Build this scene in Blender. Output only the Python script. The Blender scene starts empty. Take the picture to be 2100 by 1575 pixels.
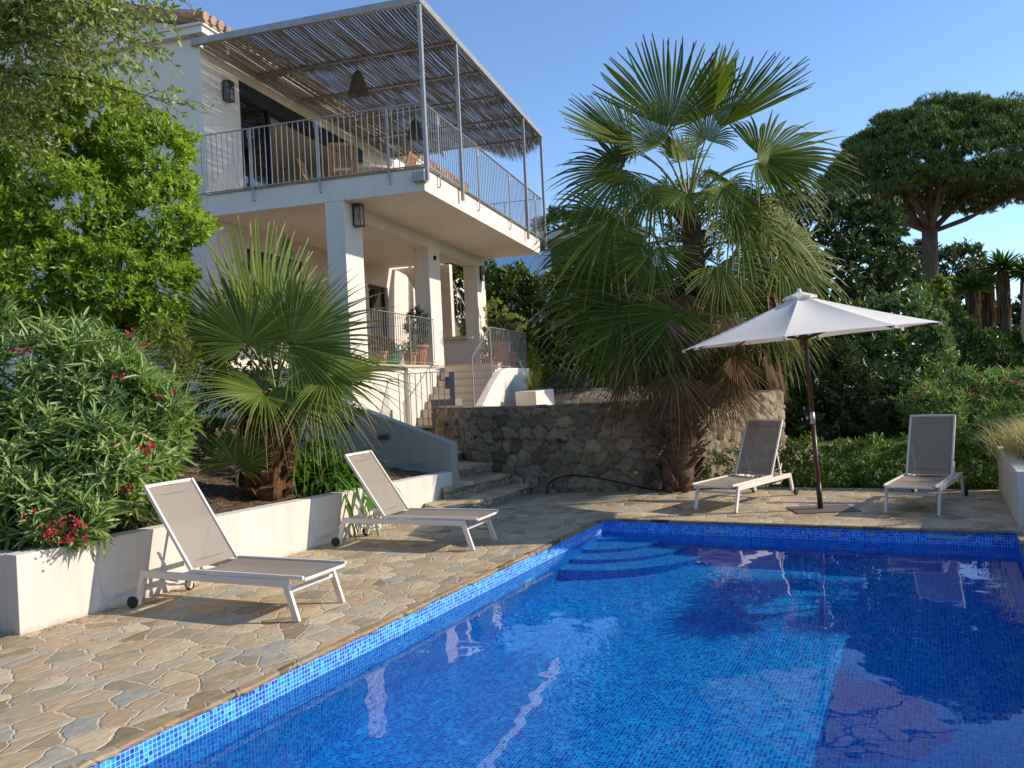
import bpy, math, random
import numpy as np
from mathutils import Matrix, Vector
S = bpy.context.scene
COL = S.collection
# ------------------------------------------------------------------ camera
FPX, ROLL, CAMZ = 1700.0, 0.0486, 1.65
cr, sr = math.cos(ROLL), math.sin(ROLL)
cam_d = bpy.data.cameras.new('camera'); cam = bpy.data.objects.new('camera', cam_d); COL.objects.link(cam)
cam_d.sensor_width = 36.0; cam_d.lens = 36.0*FPX/2100.0; cam_d.clip_start = 0.05; cam_d.clip_end = 2000
cam.matrix_world = Matrix(((cr, sr, 0, 0), (0, 0, -1, 0), (-sr, cr, 0, CAMZ), (0, 0, 0, 1)))
S.camera = cam
# ------------------------------------------------------------------ sky, sun, exposure
SUN_EL, SUN_AZ = math.radians(30.4), math.radians(91.5)      # azimuth clockwise from +Y
W = bpy.data.worlds.new("World"); S.world = W; W.use_nodes = True
wn = W.node_tree; sky = wn.nodes.new('ShaderNodeTexSky'); sky.sky_type = 'NISHITA'
sky.sun_disc = False; sky.sun_elevation = SUN_EL; sky.sun_rotation = SUN_AZ
sky.air_density = 0.9; sky.dust_density = 0.0; sky.ozone_density = 4.6
wn.links.new(sky.outputs[0], wn.nodes['Background'].inputs[0]); wn.nodes['Background'].inputs[1].default_value = 0.108
sd = bpy.data.lights.new('sun', 'SUN'); sd.energy = 2.4; sd.angle = math.radians(0.5); sd.color = (1.0, 0.90, 0.75)
sun = bpy.data.objects.new('sun', sd); COL.objects.link(sun)
SUNV = Vector((math.cos(SUN_EL)*math.sin(SUN_AZ), math.cos(SUN_EL)*math.cos(SUN_AZ), math.sin(SUN_EL)))
sun.rotation_euler = SUNV.to_track_quat('Z', 'Y').to_euler(); sun.location = (20, 0, 20); sd.cycles.is_caustics_light = True      # sunlight is refracted into the pool
S.view_settings.view_transform = 'Standard'; S.view_settings.look = 'None'
S.view_settings.exposure = 1.1; S.view_settings.gamma = 1.0
S.render.engine = 'CYCLES'
S.cycles.max_bounces = 8; S.cycles.transparent_max_bounces = 24; S.cycles.diffuse_bounces = 4
S.cycles.caustics_reflective = False; S.cycles.caustics_refractive = True
S.cycles.use_denoising = True
try: S.cycles.denoiser = 'OPENIMAGEDENOISE'
except Exception: pass

# ------------------------------------------------------------------ placing helpers
def ray(px, py):
    x, y = (px-1050)/FPX, (787.5-py)/FPX
    return np.array([x*cr+y*sr, 1.0, -x*sr+y*cr])
def at(px, py, Y):                                   # the point seen there at depth Y
    r = ray(px, py); return np.array([r[0]*Y, Y, CAMZ+r[2]*Y])
def gp(px, py, z=0.0):                               # the point seen there at height z
    r = ray(px, py); t = (z-CAMZ)/r[2]; return np.array([r[0]*t, t, z])
HA = 0.2844; HOUSE = Matrix.Translation((-1.262, 13.48, 0)) @ Matrix.Rotation(math.pi/2-HA, 4, 'Z')   # local x away along the terrace, y left
PB = 0.471;  POOL = Matrix.Translation((1.0185, 9.8647, 0)) @ Matrix.Rotation(-PB, 4, 'Z')             # local x across, y away
def P2(x, y, z=0.0): return np.array(POOL @ Vector((x, y, z)))
def H3(v, u, z): return np.array(HOUSE @ Vector((v, u, z)))

# ------------------------------------------------------------------ mesh helpers
class MB:
    def __init__(s): s.v = []; s.f = []
    def quadv(s, pts):
        n = len(s.v); s.v += [tuple(p) for p in pts]; s.f.append(tuple(range(n, n+len(pts)))); return s
    def box(s, x0, x1, y0, y1, z0, z1, M=None):
        n = len(s.v)
        p = [(x0,y0,z0),(x1,y0,z0),(x1,y1,z0),(x0,y1,z0),(x0,y0,z1),(x1,y0,z1),(x1,y1,z1),(x0,y1,z1)]
        if M is not None: p = [tuple(M @ Vector(q)) for q in p]
        s.v += p
        s.f += [tuple(n+i for i in q) for q in ((0,3,2,1),(4,5,6,7),(0,1,5,4),(1,2,6,5),(2,3,7,6),(3,0,4,7))]
        return s
    def bar(s, a, b, w, h, up=(0,0,1)):              # a rectangular bar from a to b
        a, b = Vector(a), Vector(b); d = (b-a); L = d.length; d.normalize(); u = Vector(up)
        if abs(d.dot(u)) > .98: u = Vector((1, 0, 0))
        sx = d.cross(u).normalized(); uz = sx.cross(d)
        M = Matrix(((d.x, sx.x, uz.x, a.x), (d.y, sx.y, uz.y, a.y), (d.z, sx.z, uz.z, a.z), (0, 0, 0, 1)))
        return s.box(0, L, -w/2, w/2, -h/2, h/2, M)
    def tube(s, pts, rad, n=6, cap=True):
        pts = [Vector(p) for p in pts]; R = rad if hasattr(rad, '__len__') else [rad]*len(pts)
        b0 = len(s.v); prev = None
        for i, p in enumerate(pts):
            d = (pts[min(i+1, len(pts)-1)]-pts[max(i-1, 0)]).normalized()
            if prev is None:
                a = d.cross(Vector((0, 0, 1)));  a = a if a.length > .05 else d.cross(Vector((1, 0, 0)))
            else: a = prev-d*prev.dot(d)
            a.normalize(); prev = a; c = d.cross(a)
            for k in range(n):
                t = 2*math.pi*k/n; s.v.append(tuple(p+(a*math.cos(t)+c*math.sin(t))*R[i]))
        for i in range(len(pts)-1):
            for k in range(n):
                s.f.append((b0+i*n+k, b0+i*n+(k+1) % n, b0+(i+1)*n+(k+1) % n, b0+(i+1)*n+k))
        if cap:
            s.f.append(tuple(b0+k for k in range(n))[::-1]); e = b0+(len(pts)-1)*n; s.f.append(tuple(e+k for k in range(n)))
        return s
    def lathe(s, prof, n=20, c=(0, 0, 0), M=None):
        b0 = len(s.v)
        for r, z in prof:
            for k in range(n):
                t = 2*math.pi*k/n; q = Vector((c[0]+r*math.cos(t), c[1]+r*math.sin(t), c[2]+z)); s.v.append(tuple(M @ q) if M is not None else tuple(q))
        for i in range(len(prof)-1):
            for k in range(n): s.f.append((b0+i*n+k, b0+i*n+(k+1) % n, b0+(i+1)*n+(k+1) % n, b0+(i+1)*n+k))
        return s
    def prism(s, poly, z0, z1):                       # poly: (x, y) counter-clockwise
        n = len(s.v); m = len(poly); zz = z1 if hasattr(z1, '__len__') else [z1]*m
        s.v += [(p[0], p[1], z0) for p in poly]+[(p[0], p[1], zz[i]) for i, p in enumerate(poly)]
        s.f.append(tuple(range(n+m-1, n-1, -1))); s.f.append(tuple(range(n+m, n+2*m)))
        for i in range(m): s.f.append((n+i, n+(i+1) % m, n+m+(i+1) % m, n+m+i))
        return s
    def build(s, name, mat, parent=None, M=None, smooth=False, bevel=0.0):
        me = bpy.data.meshes.new(name); me.from_pydata(s.v, [], s.f); me.update()
        return link(name, me, mat, parent, M, smooth, bevel)
def link(name, me, mat, parent=None, M=None, smooth=False, bevel=0.0):
    for m in (mat if isinstance(mat, (list, tuple)) else [mat]): me.materials.append(m)
    o = bpy.data.objects.new(name, me); COL.objects.link(o)
    if parent is not None: o.parent = parent
    if M is not None: o.matrix_local = M
    if smooth: me.polygons.foreach_set('use_smooth', [True]*len(me.polygons))
    if bevel:
        b = o.modifiers.new('bevel', 'BEVEL'); b.width = bevel; b.segments = 2; b.limit_method = 'ANGLE'; b.angle_limit = .6
    return o
def npmesh(name, V, Q, mat, parent=None, M=None, smooth=False, mi=None):      # V (n,3), Q (m,k)
    me = bpy.data.meshes.new(name); V = np.ascontiguousarray(V, dtype=np.float32); Q = np.ascontiguousarray(Q, dtype=np.int32); k = Q.shape[1]
    me.vertices.add(len(V)); me.vertices.foreach_set('co', V.ravel())
    me.loops.add(Q.size); me.loops.foreach_set('vertex_index', Q.ravel())
    me.polygons.add(len(Q)); me.polygons.foreach_set('loop_start', np.arange(0, Q.size, k, dtype=np.int32))
    if mi is not None: me.polygons.foreach_set('material_index', np.ascontiguousarray(mi, dtype=np.int32))
    me.update(calc_edges=True); me.validate()
    return link(name, me, mat, parent, M, smooth)
def empty(name, loc=(0, 0, 0), rz=0.0, M=None):
    o = bpy.data.objects.new(name, None); COL.objects.link(o); o.empty_display_size = .2
    if M is not None: o.matrix_world = M
    else: o.location = loc; o.rotation_euler = (0, 0, rz)
    return o
def tag(o, label, cat=None, group=None, kind=None):
    o['label'] = label
    if cat: o['category'] = cat
    if group: o['group'] = group
    if kind: o['kind'] = kind
    return o
def struct(o, label=None):
    o['kind'] = 'structure'
    if label: o['label'] = label
    return o
def copy_tree(o, parent=None):
    c = o.copy(); COL.objects.link(c)
    if parent is not None: c.parent = parent
    for ch in [x for x in COL.objects if x.parent == o]: copy_tree(ch, c)
    return c

# ------------------------------------------------------------------ materials
def mat(name, build):
    m = bpy.data.materials.new(name); m.use_nodes = True; nt = m.node_tree
    for n in list(nt.nodes): nt.nodes.remove(n)
    out = nt.nodes.new('ShaderNodeOutputMaterial'); build(nt, out); return m
class N:                                              # tiny node helper
    def __init__(s, nt): s.nt = nt
    def n(s, t, **k):
        nd = s.nt.nodes.new(t)
        for a, b in k.items(): setattr(nd, a, b)
        return nd
    def l(s, a, b): s.nt.links.new(a, b); return s
    def set(s, nd, **k):
        for a, b in k.items():
            sock = nd.inputs[a.replace('_', ' ')]
            if isinstance(b, bpy.types.NodeSocket): s.nt.links.new(b, sock)
            else: sock.default_value = b
        return nd
    def coord(s, kind='Object', scale=(1, 1, 1)):
        c = s.n('ShaderNodeTexCoord'); m = s.n('ShaderNodeMapping'); s.l(c.outputs[kind], m.inputs['Vector']); m.inputs['Scale'].default_value = scale; return m.outputs[0]
    def noise(s, vec, scale, detail=4, rough=.55):
        t = s.n('ShaderNodeTexNoise'); t.inputs['Scale'].default_value = scale; t.inputs['Detail'].default_value = detail; t.inputs['Roughness'].default_value = rough
        if vec is not None: s.l(vec, t.inputs['Vector'])
        return t
    def ramp(s, fac, stops, interp='LINEAR'):
        r = s.n('ShaderNodeValToRGB'); r.color_ramp.interpolation = interp; e = r.color_ramp.elements
        while len(e) < len(stops): e.new(0.5)
        for i, (p, c) in enumerate(stops): e[i].position = p; e[i].color = (*c, 1) if len(c) == 3 else c
        s.l(fac, r.inputs[0]); return r.outputs[0]
    def mix(s, fac, a, b, mode='MIX'):
        m = s.n('ShaderNodeMix', data_type='RGBA', blend_type=mode)
        for sock, v in ((m.inputs[0], fac), (m.inputs[6], a), (m.inputs[7], b)):
            if isinstance(v, bpy.types.NodeSocket): s.l(v, sock)
            elif isinstance(v, (tuple, list)): sock.default_value = (*v, 1) if len(v) == 3 else v
            else: sock.default_value = v
        return m.outputs[2]
    def math(s, op, a, b=None, c=None):
        m = s.n('ShaderNodeMath', operation=op)
        for i, v in enumerate((a, b, c)):
            if v is None: continue
            if isinstance(v, bpy.types.NodeSocket): s.l(v, m.inputs[i])
            else: m.inputs[i].default_value = v
        return m.outputs[0]
    def bump(s, h, strength=.3, dist=.01):
        b = s.n('ShaderNodeBump'); b.inputs['Strength'].default_value = strength; b.inputs['Distance'].default_value = dist; s.l(h, b.inputs['Height']); return b.outputs[0]
    def pbsdf(s, out, color, rough=.6, normal=None, metal=0.0, spec=.4):
        p = s.n('ShaderNodeBsdfPrincipled')
        for nm, v in (('Base Color', color), ('Roughness', rough), ('Metallic', metal), ('Specular IOR Level', spec)):
            if isinstance(v, bpy.types.NodeSocket): s.l(v, p.inputs[nm])
            else: p.inputs[nm].default_value = (*v, 1) if isinstance(v, tuple) else v
        if normal is not None: s.l(normal, p.inputs['Normal'])
        if out is not None: s.l(p.outputs[0], out.inputs[0])
        return p

def m_plain(name, c, rough=.5, metal=0.0, var=.08, scale=6.0, bump=0.0, bscale=60.0, spec=.4):
    def b(nt, out):
        k = N(nt); v = k.coord(); n = k.noise(v, scale, 5)
        col = k.ramp(n.outputs[0], [(.25, tuple(x*(1-var) for x in c)), (.75, tuple(min(1, x*(1+var)) for x in c))])
        nm = k.bump(k.noise(v, bscale, 6).outputs[0], .5, bump) if bump else None
        k.pbsdf(out, col, rough, nm, metal, spec)
    return mat(name, b)
def m_plaster(name, c, stain=(.62, .58, .52), grime=0.0):
    def b(nt, out):
        k = N(nt); v = k.coord(); n1 = k.noise(v, .9, 6, .6); n2 = k.noise(k.coord('Object', (5, 5, .6)), 1.0, 6, .65)
        f = k.ramp(n2.outputs[0], [(.48, (0, 0, 0)), (.80, (.6, .6, .6))])
        col = k.mix(f, k.ramp(n1.outputs[0], [(.3, tuple(x*.95 for x in c)), (.7, c)]), stain)
        if grime:                                      # soil splashed up at the foot of the wall
            sz_ = k.n('ShaderNodeSeparateXYZ'); k.l(v, sz_.inputs[0]); gz = k.math('SUBTRACT', .13, k.math('ADD', sz_.outputs[2], k.math('MULTIPLY', k.noise(v, 7, 5, .65).outputs[0], .17)))
            col = k.mix(k.ramp(gz, [(0, (0, 0, 0)), (.07, (grime, grime, grime))]), col, (.30, .25, .18))
        hb_ = k.math('ADD', k.math('MULTIPLY', k.noise(v, 90, 5, .7).outputs[0], .25), k.math('MULTIPLY', k.noise(v, 4.5, 4, .6).outputs[0], 2.2)); k.pbsdf(out, col, .85, k.bump(hb_, .4, .005), 0, .2)
    return mat(name, b)
WHITE = m_plaster('white_render', (.80, .71, .61), (.62, .54, .45))
WHITE2 = m_plaster('planter_render', (.74, .66, .56), (.52, .45, .35), .65)
SOFFIT = m_plaster('soffit_paint', (.72, .64, .54), (.63, .55, .46))
METAL = m_plain('galvanised_steel', (.35, .325, .30), .45, .35, .15, 12)
STEEL = m_plain('blued_steel', (.16, .175, .19), .4, .3, .12, 10)
DARK = m_plain('black_aluminium', (.018, .02, .023), .35, 0.1, .1)
ALU = m_plain('white_powder_coat', (.80, .73, .64), .35, 0, .03)
RUBBER = m_plain('black_rubber', (.02, .02, .022), .6, 0, .1)
TERRA = m_plain('terracotta', (.52, .22, .11), .75, 0, .25, 9, .003, 50)
TEAK = None

def m_wood(name, c1, c2, rough=.5, axis=(1, 12, 12)):
    def b(nt, out):
        k = N(nt); v = k.coord('Object', axis); n = k.noise(v, 6, 6, .6)
        k.pbsdf(out, k.ramp(n.outputs[0], [(.3, c1), (.7, c2)]), rough, k.bump(n.outputs[0], .2, .002), 0, .4)
    return mat(name, b)
TEAK = m_wood('teak', (.30, .14, .06), (.48, .25, .11), .5, (6, 6, 1))
POLEWOOD = m_wood('varnished_hardwood', (.07, .026, .014), (.15, .058, .03), .35, (10, 10, .8))

def m_flag(name, scale, stops, mortar, mw, stretch=(1, 1, 1), vertical=False, bd=.012, rough=.75):
    """random flat stones in mortar"""
    def b(nt, out):
        k = N(nt); v0 = k.coord('Object', stretch)
        nz = k.noise(v0, 2.2, 3, .6); nz2 = k.noise(v0, 14, 3, .6)
        off = k.n('ShaderNodeVectorMath', operation='SCALE'); k.l(nz.outputs['Color'], off.inputs[0]); off.inputs['Scale'].default_value = .22
        ad = k.n('ShaderNodeVectorMath', operation='ADD'); k.l(v0, ad.inputs[0]); k.l(off.outputs[0], ad.inputs[1])
        off2 = k.n('ShaderNodeVectorMath', operation='SCALE'); k.l(nz2.outputs['Color'], off2.inputs[0]); off2.inputs['Scale'].default_value = .035
        ad2 = k.n('ShaderNodeVectorMath', operation='ADD'); k.l(ad.outputs[0], ad2.inputs[0]); k.l(off2.outputs[0], ad2.inputs[1])
        dim = '3D' if vertical else '2D'
        vo = k.n('ShaderNodeTexVoronoi', voronoi_dimensions=dim, feature='F1'); vo.inputs['Scale'].default_value = scale; vo.inputs['Randomness'].default_value = 1.0; k.l(ad2.outputs[0], vo.inputs['Vector'])
        ve = k.n('ShaderNodeTexVoronoi', voronoi_dimensions=dim, feature='DISTANCE_TO_EDGE'); ve.inputs['Scale'].default_value = scale; ve.inputs['Randomness'].default_value = 1.0; k.l(ad2.outputs[0], ve.inputs['Vector'])
        sep = k.n('ShaderNodeSeparateColor'); k.l(vo.outputs['Color'], sep.inputs[0])
        base = k.ramp(sep.outputs[0], stops)
        grain = k.noise(k.coord('Object', (stretch[0]*3, stretch[1]*1, stretch[2]*3)), 9, 7, .68)
        base = k.mix(.55, base, k.ramp(grain.outputs[0], [(.28, (.25, .25, .26)), (.5, (.75, .73, .71)), (.74, (1.4, 1.33, 1.22))]), 'MULTIPLY')
        rust = k.noise(v0, 3.1, 5, .6); rf = k.ramp(rust.outputs[0], [(.58, (0, 0, 0)), (.72, (.5, .5, .5))])
        base = k.mix(rf, base, (.33, .19, .095))
        edge = k.ramp(ve.outputs[0], [(mw*.55, (0, 0, 0)), (mw*1.3, (1, 1, 1))])
        mcol = k.ramp(k.noise(v0, 30, 4).outputs[0], [(.3, tuple(x*.75 for x in mortar)), (.7, mortar)])
        col = k.mix(edge, mcol, base)
        hh = k.ramp(ve.outputs[0], [(0, (0, 0, 0)), (mw*1.6, (.75, .75, .75)), (.3, (1, 1, 1))])
        h2 = k.mix(.35, hh, grain.outputs[0])
        h3 = k.mix(.35, h2, sep.outputs[1]) if vertical else h2
        k.pbsdf(out, col, rough, k.bump(h3, .8, bd), 0, .3)
    return mat(name, b)
DECK = m_flag('crazy_paving', 4.3, [(.0, (.30, .225, .13)), (.15, (.47, .35, .20)), (.28, (.64, .49, .30)), (.40, (.40, .385, .32)), (.52, (.70, .54, .33)), (.63, (.36, .30, .20)), (.74, (.60, .43, .28)), (.86, (.52, .36, .20)), (1, (.74, .60, .39))], (.66, .54, .37), .034, (1.3, 1.0, 1), False, .014, .62)
def b_rubble(nt, out):
    k = N(nt); at_ = k.n('ShaderNodeAttribute', attribute_name='stone'); sp = k.n('ShaderNodeSeparateColor'); k.l(at_.outputs['Color'], sp.inputs[0]); v = k.coord()
    base = k.ramp(sp.outputs[0], [(0, (.17, .125, .08)), (.25, (.31, .23, .14)), (.45, (.39, .30, .19)), (.6, (.23, .19, .135)), (.8, (.46, .355, .225)), (1, (.32, .275, .205))])
    g = k.noise(v, 16, 8, .68); g2 = k.noise(v, 3, 4)
    base = k.mix(.75, base, k.ramp(g.outputs[0], [(.28, (.28, .27, .26)), (.52, (.85, .83, .8)), (.75, (1.4, 1.34, 1.2))]), 'MULTIPLY')
    base = k.mix(k.ramp(g2.outputs[0], [(.52, (0, 0, 0)), (.75, (.55, .55, .55))]), base, (.20, .155, .10))
    m = k.ramp(sp.outputs[1], [(.10, (0, 0, 0)), (.24, (1, 1, 1))])
    k.pbsdf(out, k.mix(m, k.ramp(g.outputs[0], [(.3, (.07, .055, .04)), (.7, (.19, .15, .105))]), base), .9, k.bump(g.outputs[0], .9, .02), 0, .15)
STONE = mat('rubble_stone', b_rubble)
STEPST = m_flag('step_stone', 4.2, [(0, (.24, .20, .14)), (.3, (.38, .31, .21)), (.55, (.48, .39, .27)), (.8, (.32, .29, .23)), (1, (.56, .47, .33))], (.24, .20, .14), .055, (1, 1, 1.8), True, .03, .8)
COPE = m_flag('coping_stone', 5.0, [(0, (.10, .07, .045)), (.3, (.36, .22, .11)), (.55, (.45, .30, .16)), (.8, (.30, .24, .17)), (1, (.50, .38, .24))], (.42, .33, .22), .04, (1, 1, 1), True, .02, .8)

def b_tile(nt, out):
    k = N(nt); t = .0262
    tc = k.n('ShaderNodeTexCoord'); sc = k.n('ShaderNodeVectorMath', operation='SCALE'); k.l(tc.outputs['Object'], sc.inputs[0]); sc.inputs['Scale'].default_value = 1/t
    ad = k.n('ShaderNodeVectorMath', operation='ADD'); k.l(sc.outputs[0], ad.inputs[0]); ad.inputs[1].default_value = (.5, .5, .5)
    fr = k.n('ShaderNodeVectorMath', operation='FRACTION'); k.l(ad.outputs[0], fr.inputs[0])
    fl = k.n('ShaderNodeVectorMath', operation='FLOOR'); k.l(ad.outputs[0], fl.inputs[0])
    sp = k.n('ShaderNodeSeparateXYZ'); k.l(fr.outputs[0], sp.inputs[0]); sn = k.n('ShaderNodeSeparateXYZ'); k.l(tc.outputs['Normal'], sn.inputs[0])
    g = None
    for i in range(3):
        d = k.math('ABSOLUTE', k.math('SUBTRACT', sp.outputs[i], .5))
        e = k.math('MULTIPLY', k.math('GREATER_THAN', d, .435), k.math('LESS_THAN', k.math('ABSOLUTE', sn.outputs[i]), .5))
        g = e if g is None else k.math('MAXIMUM', g, e)
    wn_ = k.n('ShaderNodeTexWhiteNoise', noise_dimensions='3D'); k.l(fl.outputs[0], wn_.inputs['Vector'])
    col = k.ramp(wn_.outputs['Value'], [(0, (.004, .075, .60)), (.3, (.006, .15, .78)), (.55, (.010, .25, .92)), (.8, (.02, .36, .97)), (1, (.06, .52, .99))])
    pn_ = k.noise(tc.outputs['Object'], 1.1, 3); col = k.mix(.6, col, k.ramp(pn_.outputs[0], [(.3, (.72, .78, .85)), (.7, (1.15, 1.12, 1.05))]), 'MULTIPLY')
    col = k.mix(g, col, (.46, .62, .80))
    k.pbsdf(out, col, .5, None, 0, .12)
TILE = mat('blue_mosaic', b_tile)

def b_water(nt, out):
    k = N(nt); p = k.n('ShaderNodeBsdfPrincipled'); p.inputs['Base Color'].default_value = (.14, .88, 1.0, 1); p.inputs['Roughness'].default_value = 0.0; p.inputs['IOR'].default_value = 1.333; p.inputs['Transmission Weight'].default_value = 1.0; k.l(p.outputs[0], out.inputs[0])
WATER = mat('pool_water', b_water)

def m_leaf(name, cols, rough=.35, trans=.35, spec=.5, tint=(1.2, 1.25, .55), clump=1.5):
    def b(nt, out):
        k = N(nt); g = k.n('ShaderNodeNewGeometry'); n = k.noise(k.coord(), clump, 2)
        f = k.math('ADD', k.math('MULTIPLY', g.outputs['Random Per Island'], .6), k.math('MULTIPLY', n.outputs[0], .4))
        st = [(.1+.8*i/(len(cols)-1), c) for i, c in enumerate(cols)]
        col = k.ramp(f, st)
        p = k.pbsdf(None, col, rough, None, 0, spec)
        tr = k.n('ShaderNodeBsdfTranslucent'); k.l(k.mix(1.0, col, tint, 'MULTIPLY'), tr.inputs[0])
        mx = k.n('ShaderNodeMixShader'); mx.inputs[0].default_value = trans; k.l(p.outputs[0], mx.inputs[1]); k.l(tr.outputs[0], mx.inputs[2]); k.l(mx.outputs[0], out.inputs[0])
    return mat(name, b)
def m_bark(name, c1, c2, sc=(14, 14, 2)):
    def b(nt, out):
        k = N(nt); n = k.noise(k.coord('Object', sc), 1.2, 7, .65)
        k.pbsdf(out, k.ramp(n.outputs[0], [(.3, c1), (.7, c2)]), .9, k.bump(n.outputs[0], .8, .03), 0, .15)
    return mat(name, b)
BARK = m_bark('bark', (.05, .035, .024), (.16, .12, .085))
def m_glass(name, tint, rough=.0, mixf=.8):
    def b(nt, out):
        k = N(nt); tr = k.n('ShaderNodeBsdfTransparent'); tr.inputs[0].default_value = (*tint, 1); gl = k.n('ShaderNodeBsdfGlossy'); gl.inputs['Roughness'].default_value = rough
        fr = k.n('ShaderNodeFresnel'); fr.inputs[0].default_value = 1.6
        f = k.math('ADD', k.math('MULTIPLY', fr.outputs[0], mixf), .12); mx = k.n('ShaderNodeMixShader')
        k.l(f, mx.inputs[0]); k.l(tr.outputs[0], mx.inputs[1]); k.l(gl.outputs[0], mx.inputs[2]); k.l(mx.outputs[0], out.inputs[0])
    return mat(name, b)
GLASS = m_glass('window_glass', (.35, .37, .36), 0, 1.0)
LAMPGLASS = m_glass('lantern_glass', (.75, .78, .8), 0, .8)
# ================================================================== SETTING
R = random.Random(4)
# ground sheet, with the hole of the pool
gm = MB()
for x0, x1, y0, y1 in ((-600, 0, -600, 600), (4.215, 600, -600, 600), (0, 4.215, 0, 600), (0, 4.215, -600, -9)):
    gm.quadv([(x0, y0, -.06), (x1, y0, -.06), (x1, y1, -.06), (x0, y1, -.06)])
GROUND = m_plain('garden_ground', (.30, .235, .14), .95, 0, .35, .8, .03, 8)
struct(gm.build('ground', GROUND, None, POOL), 'garden ground')
dk = MB()
dk.quadv([(-2.5, -12, 0), (0, -12, 0), (0, 0, 0), (-2.5, 0, 0)])
dk.quadv([(-2.5, 0, 0), (4.215, 0, 0), (4.215, 2.95, 0), (1.3, 2.95, 0), (1.3, 4.5, 0), (-2.5, 4.5, 0)])
dk.quadv([(4.215, -12, 0), (9, -12, 0), (9, 0, 0), (4.215, 0, 0)])
dk.quadv([(4.215, 0, 0), (9, 0, 0), (9, 2.95, 0), (4.215, 2.95, 0)])
dk.quadv([(0, -12, 0), (4.215, -12, 0), (4.215, -9, 0), (0, -9, 0)])
struct(dk.build('pool_deck', DECK, None, POOL), 'crazy paving of flat brown stones around the pool')
# rough broken coping edge
cp = MB()
def coping(pts, inward):
    prev = None; j = .012; i0 = len(cp.v); n = 0; step = 0
    for p in pts:
        if R.random() < .13: step = R.uniform(.0, .022)
        j = .6*j+.4*(step+R.uniform(.002, .016))
        o = j; x, y = p
        cp.v += [(x-inward[0]*.035, y-inward[1]*.035, .003), (x+inward[0]*o*.8, y+inward[1]*o*.8, .003+R.uniform(-.002, .003)), (x+inward[0]*o, y+inward[1]*o, -.012+R.uniform(-.004, .004)),
                 (x+inward[0]*(o-.006), y+inward[1]*(o-.006), -.026+R.uniform(-.006, .004)), (x-inward[0]*.004, y-inward[1]*.004, -.034)]
        n += 1
    for i in range(n-1):
        for k in range(4): cp.f.append((i0+5*i+k, i0+5*i+k+1, i0+5*i+5+k+1, i0+5*i+5+k))
coping([(0, -9+.035*i) for i in range(258)], (1, 0)); coping([(.0+.035*i, 0) for i in range(121)], (0, -1)); coping([(4.215, -9+.035*i) for i in range(258)], (-1, 0)); coping([(.035*i, -9) for i in range(121)], (0, 1))
struct(cp.build('pool_coping', COPE, None, POOL), 'rough stone edge of the pool')
# pool shell
ys = [0, -.33, -.66, -1.2, -1.8, -2.4, -3, -4, -5, -6, -7, -8, -9]; xg = np.linspace(0, 4.215, 13)
def zfl(x, y): return -.15-max(.78, min(1.26-.137*x, .85+.17*(-y-.66)))        # the basin deepens away from the far and right walls
ps = MB()
for i in range(len(ys)-1):
    a, b = ys[i], ys[i+1]
    ps.quadv([(0, a, -.03), (0, b, -.03), (0, b, zfl(0, b)), (0, a, zfl(0, a))]); ps.quadv([(4.215, b, -.03), (4.215, a, -.03), (4.215, a, zfl(4.215, a)), (4.215, b, zfl(4.215, b))])
    for x0, x1 in zip(xg[:-1], xg[1:]): ps.quadv([(x0, b, zfl(x0, b)), (x1, b, zfl(x1, b)), (x1, a, zfl(x1, a)), (x0, a, zfl(x0, a))])
ps.quadv([(0, 0, -.03), (4.215, 0, -.03), (4.215, 0, -1.5), (0, 0, -1.5)]); ps.quadv([(4.215, -9, -.03), (0, -9, -.03), (0, -9, -1.5), (4.215, -9, -1.5)])
pool = ps.build('swimming_pool', TILE, None, POOL); struct(pool, 'blue mosaic basin of the swimming pool')
def fan_poly(rx, ry, n=24, sag=2.0):
    out = []
    for i in range(n+1):
        t = (math.pi/2)*i/n; c, s_ = math.cos(t)**(2/sag), math.sin(t)**(2/sag); out.append((rx*s_, -ry*c))
    return [(0.001, -.001)]+[(max(x, .001), min(y, -.001)) for x, y in out]
for k, (rx, ry, zt) in enumerate(((.30, .30, -.33), (.71, .74, -.47), (1.04, 1.07, -.62), (1.35, 1.38, -.78))):
    st = MB(); st.prism(fan_poly(rx, ry), -1.5, zt); o = st.build('pool_step', TILE, pool)
# pale patches, return nozzle, lamp
patch = m_plain('bare_grout', (.42, .45, .42), .8, 0, .2, 30)
pm = MB()
for x, z, w, h in ((1.33, -.105, .26, .022), (2.58, -.09, .09, .03), (1.95, -.085, .03, .02), (2.25, -.085, .03, .02), (2.92, -.075, .07, .03), (3.62, -.078, .36, .024), (4.05, -.07, .12, .02)):
    pm.quadv([(x-w/2, -.003, z-h/2), (x+w/2, -.003, z-h/2), (x+w/2, -.003, z+h/2), (x-w/2, -.003, z+h/2)])
for y, z, w, h in ((-.28, -.105, .22, .026), (-.62, -.115, .25, .022), (-1.05, -.1, .2, .02), (-1.6, -.12, .1, .02)):
    pm.quadv([(.003, y-w/2, z-h/2), (.003, y+w/2, z-h/2), (.003, y+w/2, z+h/2), (.003, y-w/2, z+h/2)])
pm.build('missing_tile_patch', patch, pool)
RX = Matrix.Rotation(math.pi/2, 4, 'Y')
LENS = m_plain('frosted_lens', (.55, .7, .75), .2, 0, .05)
pl = MB().lathe([(0, .02), (.05, .02), (.10, .012), (.115, .0)], 24, M=Matrix.Translation((.002, -2.11, -.60)) @ RX).build('pool_light', LENS, pool, None, True)
MB().lathe([(.085, .022), (.115, .022), (.12, .0)], 24, M=Matrix.Translation((.002, -2.11, -.60)) @ RX).build('trim_ring', ALU, pl)
MB().lathe([(.0, .004), (.012, .012), (.022, .012), (.026, .0)], 16, M=Matrix.Translation((.002, -4.28, -.33)) @ RX).build('inlet_nozzle', ALU, pool, None, True)
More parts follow.
